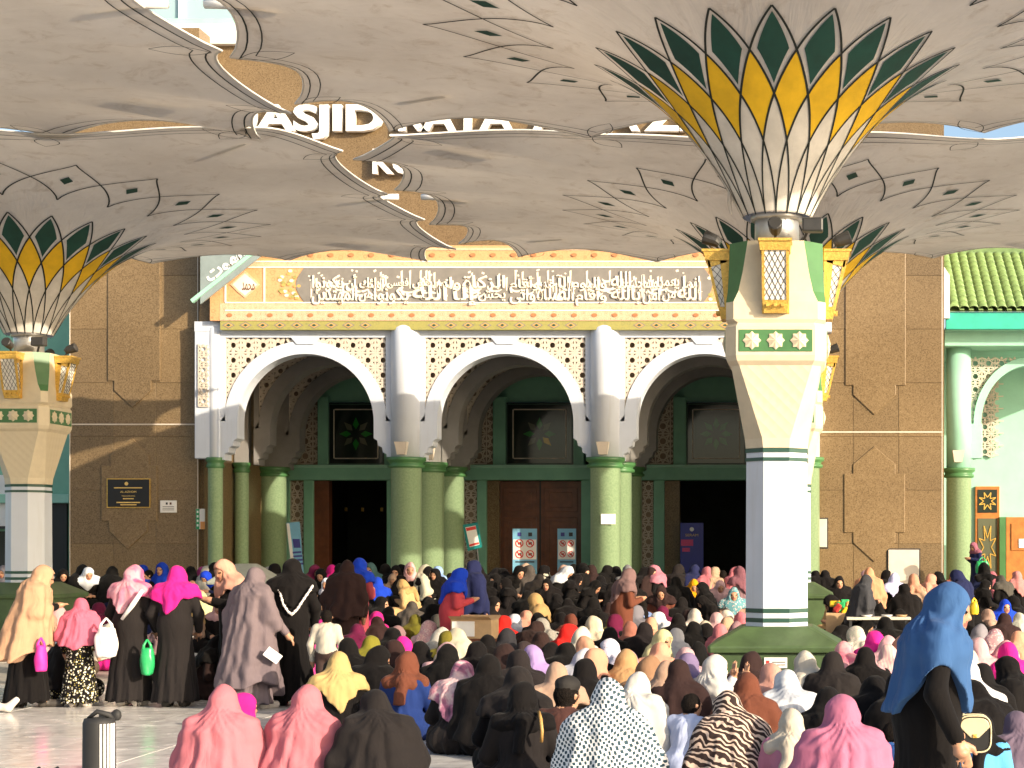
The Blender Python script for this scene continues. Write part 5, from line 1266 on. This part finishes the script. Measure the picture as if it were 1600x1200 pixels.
# rows of the crowd: px py pose scarf facing scarf-colour dress-colour [cloth]
ROWS = '''
12 868 sitC square c G K; 82 870 sitD square c G H; 98 872 sitB square c K H; 121 874 sitC long r K K; 136 869 sitB square c W K
172 884 sitA long a K V; 218 869 sitA square a U U; 238 868 boyS - c K K; 257 872 sitA square c U K; 278 867 sitA wrap c I B; 300 876 sitA long a K K; 311 868 sitB square a Z K; 318 878 sitA long r I K
334 888 sitD square c U V; 330 871 sitA long a K K; 350 872 sitB square a L G; 384 870 sitA wrap a G G; 403 871 sitA square a M K; 414 872 sitC long a I I; 425 879 sitA long a K K; 441 872 sitB square a I K; 484 875 sitC square r Q K; 496 872 sitA wrap a I B; 508 876 sitB square c K K; 521 874 sitA square a M K; 528 884 sitA long a K K
572 872 sitA wrap a G K; 582 877 sitA square c 4f6a62 U; 600 878 sitA long a K K; 619 876 sitC square c K K; 633 873 sitA long l K K; 616 895 sitD square c B B; 655 885 sitC long r I I; 676 877 sitB square a 9db8d8 G; 684 891 sitA long c K K; 645 905 sitD wrap l T T; 703 868 boyS - a K W; 590 900 sitA square a U K; 640 880 sitA wrap c L K; 664 874 sitA square r K K
752 884 sitC square c K K; 764 880 sitA long a K K; 778 884 sitB square a K K; 792 881 sitA long a K K; 806 878 sitB wrap c K K; 816 880 sitA square a B G; 829 882 sitC long a F F; 843 879 sitA wrap a K K; 851 877 sitA square a I B; 868 885 sitD square r W K; 878 876 sitA wrap a B B; 894 880 sitA long a K K; 906 885 sitC square r K K; 916 882 sitA long l K K; 926 883 sitB square a D D; 944 882 sitA long a K K; 960 884 sitC square a K K; 979 886 sitA wrap c G K; 994 882 sitB square r K K; 1013 884 sitA long r D D
1036 883 sitB square l c87880 K; 1055 879 sitC long a C C; 1068 886 sitA square a K K; 1085 884 sitA long a V K; 1107 884 sitA square a P P; 1114 879 sitA wrap a B B; 1132 882 boyS - a W K; 1143 888 sitC square a P K; 1158 888 sitB square a 8a5a5a J
780 898 sitC long c K K; 796 902 sitA square l K K; 838 898 sitA long a F K; 856 903 sitC square c K K; 884 898 sitD square r K K; 912 904 sitD square r K K; 935 900 sitA long a K K; 950 907 sitB square a K K; 990 905 sitC square c K K; 1009 927 boyS - l K 8fa3c8; 1035 911 sitB square c D N; 1058 905 sitA long a K K; 1080 901 sitD square c Y K; 1103 908 sitA long l K K; 1124 903 sitB square c L W; 1146 921 sitA square c H B cloth_floral_light; 1065 930 sitB long a K K; 1116 928 sitD long l K K; 758 905 sitB long a K K; 735 915 sitA square r K K
820 925 sitB square a K K; 847 930 sitC square l T K; 870 925 sitA long a K K; 893 932 sitD long a K K; 925 935 sitA square a K K; 950 938 sitB wrap a D K; 985 932 sitA long a K K; 1030 945 sitC long a Q K; 760 935 sitC square r K K; 700 930 sitA long a K R; 720 938 sitA long c K K; 672 935 sitD square a K K; 640 935 sitB long a F K; 590 930 sitA square r K R; 560 925 sitC long a K K
535 958 sitA long a K K; 552 969 sitB long a Q Q; 578 957 sitA square a M M; 559 954 sitA wrap a G K; 566 994 sitB long a E K; 606 984 sitC square a K K cloth_floral_dark; 611 978 sitA wrap a J K; 620 1000 sitB long a D K; 630 999 sitA square a M K; 646 956 sitB square a E K; 660 967 sitC wrap a L B cloth_floral_light; 676 984 sitB wrap a I K cloth_floral_dark; 698 984 sitA wrap a E K; 705 959 sitA long a K K; 727 959 sitA long a K K; 747 962 sitB square a L K cloth_floral_light; 780 963 sitC square a R K; 722 986 sitB long a K K; 590 960 sitA long a D K; 505 970 sitA square a M K; 683 957 sitA long a F K; 665 948 sitA square a K K; 762 952 sitA long a D K
787 982 sitA long a 3c3836 K; 802 997 sitB square a 3a2f2c K; 835 987 sitC square a D K; 842 960 sitA long a K K; 812 1021 sitA long a C K; 815 950 sitB square a K K; 800 958 sitA square a W G; 823 968 sitA long a D K; 857 964 sitB wrap a bfae98 K; 878 953 sitA long a K K; 893 956 sitA square a N K; 906 961 sitC long a K K; 931 966 sitA wrap a e5cfa2 K; 945 953 sitB square a K K; 956 964 sitA wrap a Q K; 876 980 sitA wrap a R W; 906 985 sitB wrap a I K; 917 991 sitA long a K K; 950 977 sitB square a K K; 984 971 sitA wrap a b5705a K; 1003 974 sitC square a C K; 1018 961 sitA wrap a O B; 968 994 sitC square l W K cloth_floral_blue; 904 1010 sitB long a c9bfb8 G; 922 1022 sitA wrap a O K; 965 958 sitA long a E K; 990 950 sitA square a G K; 850 1000 sitA long a K K; 835 1010 sitB square a K K; 880 1008 sitA long a K K; 945 1008 sitB square a K K; 770 1010 sitA long a K K; 757 985 sitB long a K K
1022 984 sitC square r X X; 1045 979 sitB long a e9dccb W; 1046 950 sitB square l W K; 1058 959 sitA long a K K; 1088 954 sitA square a I K; 1093 967 sitB wrap a d2b898 B; 1120 956 sitA square a L K; 1104 974 sitA square a K K; 1080 974 sitC long a K K; 1126 981 sitA square a K S; 1150 968 sitB square a J J; 1060 1009 sitB square a K K; 992 1010 sitA square a b894ae A; 1006 1029 sitA wrap a a57c58 N; 975 1020 sitA long a K K; 1125 962 sitC wrap a B T; 1138 950 sitB square a I B; 1090 998 sitA long a K K; 1028 1005 sitB square a K K; 1160 955 sitA square a P K; 1072 950 sitA long a D K
1274 892 sitA long a K K; 1289 893 sitB long a K K; 1273 911 sitC square l D S; 1304 925 boyS - c K T; 1322 931 sitD long l K K; 1367 887 sitB long l L W; 1400 899 sitA square a d8d4e6 K; 1380 893 sitA wrap r K K; 1428 901 sitA wrap a O B; 1449 898 sitB wrap a O T; 1474 893 sitC square l K K; 1491 892 sitA square a c8724e N; 1550 889 sitA long a P P; 1571 896 sitA square a F K; 1591 894 sitB square a d88a7c K; 1568 934 sitA square c U d86a78; 1532 905 sitC square r K K; 1415 915 sitC long a K K; 1590 930 sitA long l K K; 1310 900 sitA square c K K; 1540 880 sitA wrap a K V
1290 974 sitD long r K S; 1349 982 sitB wrap a I K cloth_floral_light; 1371 991 sitA square a M M; 1386 995 sitC wrap a L L; 1386 968 sitB long a K K; 1326 1000 sitA square a P P cloth_pink_print; 1366 1010 sitA wrap a L K; 1396 1004 sitA square a L B cloth_stripe; 1485 984 sitA wrap a I W; 1506 997 sitB wrap a L K; 1532 1002 sitA square a L I; 1516 1012 sitC wrap a I W; 1556 984 sitA square a c08a8c J cloth_floral_light; 1571 989 sitB wrap a L J cloth_floral_light; 1590 982 sitC square a O T; 1556 1001 sitA square a P P cloth_pink_print; 1581 1002 sitA square a M K; 1340 945 sitA long a K K; 1400 950 sitB square a K K; 1520 955 sitA long a K K; 1500 945 sitC square a K K; 1545 950 sitA wrap a B G; 1330 962 sitD square r K K; 1480 960 sitA long a K K; 1595 955 sitB square a I B; 1375 940 sitA square a K G; 1430 985 sitA square a Z K; 1465 1000 sitA wrap a L K; 1415 1000 sitA wrap a O K; 1530 975 sitA wrap a G K; 1570 962 sitA long a D K
102 965 sitB square a W B; 88 950 sitA wrap a L L; 95 985 sitB long a K K cloth_floral_dark; 318 925 sitD square a X B; 322 950 sitD wrap l T B; 318 985 sitB square r K D; 150 940 sitA square a Q K; 165 960 sitB long r K M; 240 935 sitA long a V K; 245 970 sitA wrap a K K; 345 940 sitA wrap c L K; 420 925 sitA square r Q K; 425 960 sitB square a W R; 488 945 sitA long a K K; 496 985 sitB square a Z K; 70 960 sitA square a B L; 300 905 sitA square c O K; 470 900 sitA long a K D; 530 925 sitC square c K K; 515 905 sitA wrap c W K; 600 945 sitB square a K K; 545 1000 sitA long a K K; 575 1012 sitA long a K K; 695 1010 sitA long a K K; 740 1005 sitB square a K V; 760 1030 sitA long a K K; 1365 1060 sitB square a K K
'''
SPECIAL = {}
SPECIAL['peci'] = dict(POSES['boyS'], cap=1)
SPECIAL['pray'] = dict(pose='sit', lean=.08, pitch=-.02, turn=0, fingers=1, curl=.12, spread=.9, arms=[((-.23, .16, .40), (-.13, .30, .58), (-.1, .1, 1), (0, -1, 0)), ((.23, .16, .40), (.13, .30, .58), (.1, .1, 1), (0, -1, 0))])
SPECIAL['tan'] = dict(pose='stand', lean=.16, pitch=.2, turn=.0, stride=.18, arms=AR_HOLD, hem=-.18, edge=(-.14, .05), flare=1.2, fingers=1)
SPECIAL['girl'] = dict(pose='stand', lean=.02, pitch=.05, turn=0, arms=AR_HANG, hem=.10, edge=(.06, .07), flare=1.05, cover=.8)
SPECIAL['abaya'] = dict(pose='stand', lean=.04, pitch=.12, turn=0, arms=[((-.26, .0, .28), (-.22, .14, .10)), ((.26, .0, .28), (.22, .14, .10))], fingers=1)
SPECIAL['mauve'] = dict(pose='stand', lean=.05, pitch=.1, turn=.2, stride=.14, arms=[AR_HANG[0], ((.27, .06, .28), (.36, .16, .10))], hem=-.55, edge=(.10, .08), flare=1.25, fold=1.5, fingers=1, cover=.7)
SPECIAL['blue'] = dict(pose='stand', lean=.10, pitch=.10, turn=-.30, wide=1.05, oc=(0, .150, .092), open=(.085, .068, .082), fingers=1, curl=.55, arms=[((-.26, .02, .27), (-.20, .14, .10)), ((.285, -.02, .29), (.30, .07, .09), (.0, .30, -1), (1, 0, 0))], hem=.24, edge=(.03, .17), flare=.80, cover=.35, fold=1.0)
def name_pose(pk): return 'standing' if pk.startswith('st') else 'seated'
done = []
for (px, py, Y, pk, style, face, hc, dc, o, label) in NAMED:
    o = dict(o); P = None; key = pk; hgt = HG[pk]
    if o.get('P'): P = SPECIAL[o['P']]; key = pk + o['P']
    if o.get('flare') and P is None: P = dict(POSES[pk], flare=o['flare']); key = pk + 'fl'
    sc = o.get('sc')
    if Y == 0:
        if sc: Y = FPX * (HC - hgt * sc) / (py - CY); z = level(Y)
        else: Y, z, sc = sit_spot(px, py, hgt)
    else:
        z = level(Y) if Y < 38.6 else .6; hh = HC - z - (py - CY) * Y / FPX
        sc = sc or min(1.25, max(.5, hh / hgt))
        if o.get('sc'): pass
    if pk == 'boyT': sc = (HC - level(Y) - (py - CY) * Y / FPX) / hgt
    x = fx(px, Y)
    hcol = o.get('pcol', hc)
    t = person(key if P else pk, style, (x, Y, z), face, hcol, dc, sc, label, o.get('h', .018), o['seed'], o.get('hmat', 'cloth') if not o.get('pm') else 'cloth', o.get('dmat', 'cloth'), P, alt='K' if pk == 'boyS' and o.get('cap') else ('D' if pk.startswith('boy') else None), shoe='shoe_dark' if o['seed'] in (51, 57, 54) else None)
    done.append((px, py, t)); PEOPLE.append((t, px, py, label))
    if pk.startswith('boy'): t['category'] = 'person'
BYLABEL = {o[9]: d[2] for o, d in zip(NAMED, done)}
rng = random.Random(11)
AUTO = []
for ln in ROWS.strip().split('\n'):
    for e in ln.split(';'):
        q = e.split()
        if not q: continue
        px, py, pk, st, fc, hc, dc = float(q[0]), float(q[1]), q[2], q[3], q[4], q[5], q[6]; mat = q[7] if len(q) > 7 else 'cloth'
        if pk.startswith('sit') and fc == 'a' and rng.random() < .5: pk = rng.choice(('sitE', 'sitF', 'sitG', 'sitB'))
        if hc == 'K' and py > 938 and rng.random() < .30: hc = rng.choice('BIOLDJGNFATPQ')
        Y, z, sc = sit_spot(px, py, HG[pk])
        if pk == 'boyS' : sc = max(.62, sc * .85)
        sc *= rng.uniform(.95, 1.06)
        face = FACE[fc] + rng.uniform(-38, 38) * (1 if fc == 'a' else .7)
        jc = lambda c: c
        if Y > 18.4 and Y < 21 and abs(px - 1214) < 130: Y = 21.2 if Y > 19.5 else 17.9
        style = None if st == '-' else st
        sd = rng.choice((1, 2, 3, 4)); 
        def jit(c):
            v = np.array(colour(c)) * rng.uniform(.82, 1.15) * np.array([rng.uniform(.95, 1.05) for _ in range(3)]); return v
        t = person(pk, style, (fx(px, Y), Y, z), face, hc, dc, sc, None, .018, sd, mat if st in ('wrap', 'square', 'long') and mat != 'cloth_floral_dark' else 'cloth', mat if mat == 'cloth_floral_dark' else 'cloth')
        for ch in t.children: ch.color = (*np.clip(jit(hc if ch.name.startswith('headscarf') else dc), .004, .8), 1)
        if hc == 'K' and pk == 'boyS': pass
        AUTO.append((t, px, py, pk, st, fc, hc, dc, mat, Y))
# every label says how the person looks and next to what it is found
def cname(c):
    if len(c) == 1: return CN[c]
    v = tuple(int(c[i:i + 2], 16) for i in (0, 2, 4))
    return CN[min(PAL, key=lambda k: sum((int(PAL[k][i:i + 2], 16) - v[i // 2]) ** 2 for i in (0, 2, 4)))]
MARKS = [(20, 905, 'the left pillar'), (205, 860, 'the black plaque'), (337, 860, 'the left end column'), (430, 870, 'the leaning roll banner'), (560, 880, 'the open left doorway'), (630, 880, 'the second green column'), (740, 880, 'the tilted teal poster'), (820, 880, 'the wider prohibition banner'), (885, 880, 'the narrower prohibition banner'), (945, 880, 'the column with paper notice'), (1080, 880, 'the bright blue banner'), (1150, 900, 'the near white pillar'), (1290, 900, 'the far pillar base'), (1412, 890, 'the square stone tablet'), (1497, 880, 'the right end column'), (1590, 890, 'the open orange door'),
         (45, 900, 'the tan standing scarf'), (125, 950, 'the girl in floral dress'), (204, 900, 'the patterned pink scarf'), (274, 900, 'the magenta standing scarf'), (392, 930, 'the mauve standing scarf'), (455, 900, 'the lace trimmed scarf'), (510, 960, 'the boy in cream'), (528, 1020, 'the mustard tan scarf'), (632, 1015, 'the rust brown scarf'), (712, 1030, 'the tie dyed scarf'), (706, 895, 'the royal blue volunteer'), (815, 1067, 'the tan shoulder strap'), (875, 1060, 'the boy in black cap'), (948, 1060, 'the checkered scarf'), (972, 900, 'the standing brown top'), (1022, 984, 'the light yellow scarf'), (1080, 901, 'the mustard yellow scarf'), (1106, 1024, 'the raised praying hands'), (1148, 1080, 'the zebra stripes'), (1170, 1019, 'the green pedestal'), (1318, 1087, 'the big dusty rose scarf'), (1450, 950, 'the standing blue scarf'), (1568, 934, 'the royal blue sitter'), (780, 963, 'the bright red scarf'), (876, 980, 'the red and white cap scarf'), (740, 950, 'the cardboard box')]
groups = {}
for a in AUTO:
    t, px, py, pk, st, fc, hc, dc, mat, Y = a
    look = cname(hc) + (' floral' if 'floral' in mat and mat != 'cloth_floral_dark' else ' striped' if 'stripe' in mat else ' print' if 'print' in mat else '')
    who = 'child with short dark hair' if st == '-' else f"person in {look} {'wrapped scarf' if st == 'wrap' else 'long scarf' if st == 'long' else 'scarf'}"
    fcw = {'a': '', 'c': ' facing the camera', 'l': ' turned left', 'r': ' turned right'}[fc]
    dr = '' if (cname(dc) == cname(hc)) else f' and {cname(dc)} dress'
    m = min(MARKS, key=lambda k: abs(k[0] - px) + 1.4 * abs(k[1] - py) + (0 if (abs(k[0] - px) + abs(k[1] - py)) > 3 else 200))
    dx, dy = px - m[0], py - m[1]
    rel = ('left of' if dx < 0 else 'right of') if abs(dx) > abs(dy) * .7 else ('before' if dy > 0 else 'behind')
    fcw = fcw.replace(' facing the camera', ' facing camera')
    if st == '-': dr = f' and {cname(dc)} top'
    if dr == ' and black dress' and len((who + dr + fcw + rel + m[2]).split()) > 9: dr = ''
    lab = f'{who}{dr}{fcw}, {rel} {m[2]}'
    if len(lab.split()) > 12: lab = f'{who}{dr}, {rel} {m[2]}'
    if len(lab.split()) > 12: lab = f'{who}, {rel} {m[2]}'
    groups.setdefault(lab, []).append(a)
ORD = ['leftmost', 'second from left', 'third from left', 'fourth from left', 'fifth from left', 'sixth from left', 'seventh from left', 'eighth from left', 'ninth from left']
for lab, L in groups.items():
    L.sort(key=lambda a: a[1])
    for i, a in enumerate(L): 
        s_ = lab if len(L) == 1 else (f'{ORD[i]} ' + lab if len(L) > 2 else (('left ' if i == 0 else 'right ') + lab))
        wd = s_.split(); a[0]['label'] = ' '.join(wd[:16])
# ------------------------------------------------------------------ things people carry or have put down
def fold_prism(pts, w_): return pts
M('plastic_white', (.78, .76, .74), .35, .08, 14, .3, 18); M('plastic_green', (.02, .32, .10), .35, .15, 9, .3, 18); M('leather_cream', (.58, .50, .32), .4, .1, 9); M('magenta_cloth', (.72, .03, .30), .7, .1, 9); M('tan_strap', (.50, .28, .08), .5, .1, 9)
M('lace_white', (.70, .66, .64), .7, .2, 60); M('stripe_white', (.66, .65, .62), .6, .1, 9); M('bag_blue', (.02, .12, .42), .4, .2, 9); M('bag_yellow', (.62, .42, .02), .4, .2, 9); M('vest_grey', (.07, .075, .085), .7, .1, 9); M('bin_grey', (.27, .29, .25), .5, .15, 5, .1, 20); M('purple_cloth', (.16, .07, .25), .7, .1, 9)
def sdf_obj(name, prims, h, mats, parent=None, loc=None, fold=0, seed=0, smooth=2):
    lo = np.min([prim_bounds(p)[0] for p in prims], 0) - .04; hi = np.max([prim_bounds(p)[1] for p in prims], 0) + .04
    fd = Field(lo, hi, h)
    for p in prims: fd.add(p)
    if fold:
        X, Y, Z = fd.grid(); fd.f = fd.f + fold * (np.sin(X * 60 + Z * 14 + seed) * .6 + np.sin(Y * 50 + Z * 33 + seed * 2) * .4)
    V, F = surface(fd); V = relax(V, F, smooth, .4); C = V[F].mean(1); D = np.full((len(mats), len(C)), 9.0)
    for p in prims: D[p['tag']] = np.minimum(D[p['tag']], prim_eval(p, C[:, 0], C[:, 1], C[:, 2]))
    o = put(name, to_mesh(name, V, F, mats, D.argmin(0)), parent, loc); return o
def carrier_bag(label, px, py, Y, mat, w_=.14, hgt=.30, cat='bag', name='plastic_bag'):
    z = fz(py, Y); t = thing(name, label, cat, (fx(px, Y), Y, z - hgt))
    sdf_obj('bag_body', [ell((0, 0, hgt * .38), (w_, .07, hgt * .40), 0, .05), cone(0, hgt * .8, (w_ * .9, .06), (w_ * .8, .045), (0, 0), (0, 0), 0, .05)], .014, [mat], t, None, .006, px)
    for s_ in (-1, 1): MB().tube([(s_ * w_ * .5, s_ * .02, hgt * .74), (s_ * w_ * .42, s_ * .02, hgt * .9), (0, 0, hgt * 1.08)], [.022, .016, .01], 6).build('handle', mat, t, True)
    return t
carrier_bag('white plastic bag hanging beside the patterned pink scarf', 166, 970, 18.5, 'plastic_white', .12, .40)
carrier_bag('green plastic bag between the two standing black dresses', 230, 1003, 18.5, 'plastic_green', .07, .36)
carrier_bag('pink shopping bag held low by the tan scarf', 64, 1000, 18.3, 'magenta_cloth', .055, .34)
carrier_bag('blue plastic bag lying on the floor behind the black dresses', 318, 1060, 19.6, 'bag_blue', .15, .20)
carrier_bag('green bag carried by the person at the wooden door', 1535, 872, 38.9, 'plastic_green', .16, .36, 'bag', 'shoulder_bag')
carrier_bag('yellow bag hanging beside the navy scarf on the right', 1522, 936, 24.0, 'bag_yellow', .06, .22)
# white papers of the mauve scarf
t = thing('paper_sheaf', 'white folded papers held by the mauve grey scarf', 'papers', (fx(426, 18.1), 18.1, fz(1024, 18.1)))
o = MB().box(-.055, .055, -.012, .012, -.09, .09).build('sheets', 'paper', t, bevel=.004); o.rotation_euler = (.2, R(-52), .3)
# strap of the patterned pink scarf and lace on the black scarf
w_ = BYLABEL['standing person in patterned pink scarf and black dress beside a white bag']
def local(t, px, py, Y):
    bpy.context.view_layer.update(); return t.matrix_world.inverted() @ Vector((fx(px, Y), Y, fz(py, Y)))
def wpart(t, mb, name, mat, smooth=True):
    bpy.context.view_layer.update(); o = mb.build(name, mat, None, smooth); o.parent = t; o.matrix_parent_inverse = t.matrix_world.inverted(); return o
wpart(w_, MB().tube([(fx(222, 18.56), 18.58, fz(922, 18.5)), (fx(205, 18.5), 18.54, fz(945, 18.5)), (fx(187, 18.5), 18.56, fz(968, 18.5))], [.022, .03, .018], 8), 'bag_strap', 'lace_white')
w_ = BYLABEL['standing person in black scarf with white lace trim and black dress']
lc = MB(); Yl = w_.location.y - .215
pa = [(428, 914), (436, 928), (441, 944), (450, 956), (456, 960), (464, 952), (472, 938), (480, 924), (485, 914)]
for i in range(len(pa) - 1):
    for q in range(5):
        u = q / 5; x = pa[i][0] + (pa[i + 1][0] - pa[i][0]) * u; y = pa[i][1] + (pa[i + 1][1] - pa[i][1]) * u; e = abs(x - 456) / 28
        c0 = (fx(x, Yl), Yl + .10 * e ** 2, fz(y, Yl)); lc.lathe([(.002, c0[2] - .02), (.012 + .006 * (q % 2), c0[2] - .006), (.012 + .006 * (q % 2), c0[2] + .006), (.002, c0[2] + .016)], 7, (c0[0], c0[1]))
stuff(wpart(w_, lc, 'lace_trim', 'lace_white'))
w_ = BYLABEL['person in wrapped black scarf and dark dress with a tan shoulder strap']; p_ = w_.location; Ys = p_.y - .20
wpart(w_, MB().tube([(fx(836, Ys), Ys + .16, fz(1116, Ys)), (fx(843, Ys), Ys + .05, fz(1124, Ys)), (fx(847, Ys), Ys + .0, fz(1142, Ys)), (fx(845, Ys), Ys + .03, fz(1160, Ys))], .012, 8), 'shoulder_strap', 'tan_strap')
w_ = BYLABEL['standing person in royal blue scarf and grey vest with red sleeves']
# cream handbag of the blue scarf
Yh = 8.75
t = thing('handbag', 'cream and black leather handbag behind the hip of the blue scarf', 'bag', (fx(1522, Yh), Yh, fz(1165, Yh)))
def sup(a, w2, h2, e=.55): c, q = math.cos(a), math.sin(a); return (w2 * math.copysign(abs(c) ** e, c), .065 + h2 * math.copysign(abs(q) ** e, q))
out_ = [sup(2 * math.pi * k / 28, .085, .095) for k in range(28)]
MB().prism(out_, -.038, .038).build('bag_body', 'black', t, bevel=.01)
for y in (-.040, .040): MB().tube([(x * 1.0, y, z) for x, z in out_ + [out_[0]]], .005, 6).build('piping', 'leather_cream', t, True)
MB().prism([(x * .93, z) for x, z in [sup(R(12 + k * 9.75), .085, .085) for k in range(17)]] + [(-.02, .045), (.02, .045)], -.046, -.039).build('flap', 'leather_cream', t, bevel=.004)
MB().box(-.012, .012, -.052, -.046, .045, .065).build('clasp', 'gold', t, bevel=.003)
MB().tube([(-.06, 0, .16), (-.09, .02, .32), (-.11, .03, .5)], .012, 6).build('shoulder_strap', 'leather_cream', t, True)
# rolled black bag with white stripes standing in the foreground, sandals beside it
Yr = 10.6; t = thing('rolled_mat', 'black rolled mat bag with white stripes standing on the floor', 'bag', (fx(155, Yr), Yr, .014))
hR = fz(1122, Yr) - .014
MB().lathe([(.085, 0), (.098, .02), (.100, hR * .5), (.098, hR - .03), (.088, hR), (.03, hR + .004)], 28).build('roll', 'rubber', t, True)
for k in range(5):
    a = R(-62 + k * 13); MB().tube([(.1015 * math.cos(a), .1015 * math.sin(a), .10), (.1015 * math.cos(a), .1015 * math.sin(a), hR - .03)], .0075, 6).build('stripe', 'stripe_white', t)
MB().tube([(-.06, -.02, hR), (.0, -.03, hR + .045), (.06, .0, hR + .02), (.085, .01, hR - .01)], [.012, .016, .02, .012], 8).build('carry_loop', 'rubber', t, True)
MB().box(.02, .085, -.1035, -.098, .06, .09).build('label_patch', 'stripe_white', t)
for k, (px, lab) in enumerate(((52, 'left black sandal at the bottom left corner'), (82, 'right black sandal at the bottom left corner'))):
    Ys = 12.9; t = thing('sandal', lab, 'sandal', (fx(px, Ys), Ys, .014), R(-60 + k * 20), 'sandals on the floor')
    MB().loft([[(x, y, z) for x, y in ((-.035, -.12), (.035, -.12), (.045, .05), (.03, .12), (-.03, .12), (-.045, .05))] for z in (0, .022)]).build('sole', 'rubber', t, bevel=.006)
    MB().tube([(-.045, .02, .015), (-.03, .03, .055), (0, .04, .07), (.03, .03, .055), (.045, .02, .015)], .014, 8).build('strap', 'rubber', t, True)
t = thing('shoe', 'black shoe lying on the floor behind the rolled mat', 'shoe', (fx(170, 17.2), 17.2, .014), R(70))
sdf_obj('upper', [cap((0, -.1, .04), (0, .08, .035), .045, .04, 0, .03), ell((0, -.1, .07), (.04, .05, .05), 0, .03)], .012, ['rubber'], t)
# foot and purple sleeve reaching in at the left edge
t = thing('person', 'white foot and purple trouser leg of a person cut off by the left edge', 'person', (fx(-25, 18.0), 18.0, .014), 0, 'crowd seated and standing in the forecourt')
sdf_obj('body', [cap((-.25, 0, .16), (.10, 0, .08), .09, .06, 0, .04), cap((.10, 0, .07), (.27, -.01, .05), .05, .04, 1, .03), cap((.27, -.01, .06), (.36, -.02, .14), .045, .035, 1, .03), cap((-.25, 0, .16), (-.45, .05, .45), .12, .16, 0, .06), cap((-.45, .05, .45), (-.45, .05, .62), .16, .06, 0, .05), ell((-.43, .05, .74), (.09, .10, .12), 2, .02)], .016, ['purple_cloth', 'shoe_pale', 'hair_black'], t)
# cardboard box and donation tray
Yc = 22.2; t = thing('cardboard_box', 'cardboard box with white front held before the royal blue scarf', 'box', (fx(742, Yc), Yc, .012), R(-8))
zc = fz(975, Yc)
MB().box(-.28, .28, -.15, .15, zc - .2, zc + .05).build('carton', 'cardboard', t, bevel=.005); MB().box(-.26, .05, -.158, -.151, zc - .17, zc + .03).build('white_label', 'paper', t)
for s_ in (-1, 1): MB().add([(-.28, s_ * .15, zc + .05), (.28, s_ * .15, zc + .05), (.28, s_ * .26, zc + .10), (-.28, s_ * .26, zc + .10)], [(0, 1, 2, 3)]).build('flap', 'cardboard', t)
MB().box(-.3, .3, -.17, .17, 0, zc - .2).build('crate', 'wood', t, bevel=.01)
# pale pyramid capped planter post behind the peach scarf
Yp = 24.5; t = thing('lamp_pedestal', 'pale grey pedestal with pyramid cap behind the peach scarf', 'pedestal', (fx(386, Yp), Yp, .012)); zt = fz(882, Yp)
MB().loft([octa(zt - .30, .44, .02), octa(zt - .26, .45, .02), octa(zt, .12, .02)]).build('cap', 'bin_grey', t, bevel=.01)
MB().loft([octa(.0, .26, .03), octa(zt - .8, .26, .03), octa(zt - .30, .36, .03)]).build('body', 'bin_grey', t, bevel=.01)
# small notices, plates and snacks of the people on the right
Yk = 24.8; t = thing('floor_tray', 'low table with paper plates beside the dark grey standing scarf', 'table', (fx(1375, Yk), Yk, .012)); zk = fz(965, Yk)
MB().box(-.5, .45, -.2, .2, zk - .04, zk).build('table_top', 'lattice_beige', t, bevel=.006)
for x in (-.44, .38):
    for y in (-.15, .15): MB().box(x - .02, x + .02, y - .02, y + .02, 0, zk - .04).build('leg', 'dark_metal', t)
for k, (x, m_) in enumerate(((-.2, 'paper'), (.1, 'stripe_white'), (.32, 'cardboard'))): MB().lathe([(.05, zk), (.09, zk + .03), (.085, zk + .032), (.04, zk + .008)], 14, (x, -.05)).build('plate', m_, t, True)
Yk = 26.9; t = thing('snack_pile', 'pile of red and yellow snack packets by the right tower', 'packets', (fx(1323, Yk), Yk, level(Yk)))
for k in range(14):
    rk = random.Random(k); o = MB().box(-.07, .07, -.03, .03, -.05, .05).build('packet', ['sign_red', 'bag_yellow', 'sign_orange', 'plastic_green'][k % 4], t, bevel=.02); o.location = (rk.uniform(-.28, .28), rk.uniform(-.1, .1), .62 + rk.uniform(0, .16)); o.rotation_euler = (rk.uniform(-.6, .6), rk.uniform(-1, 1), rk.uniform(-1, 1))
MB().box(-.34, .34, -.16, .16, 0, .6).build('crate', 'cardboard', t, bevel=.01)
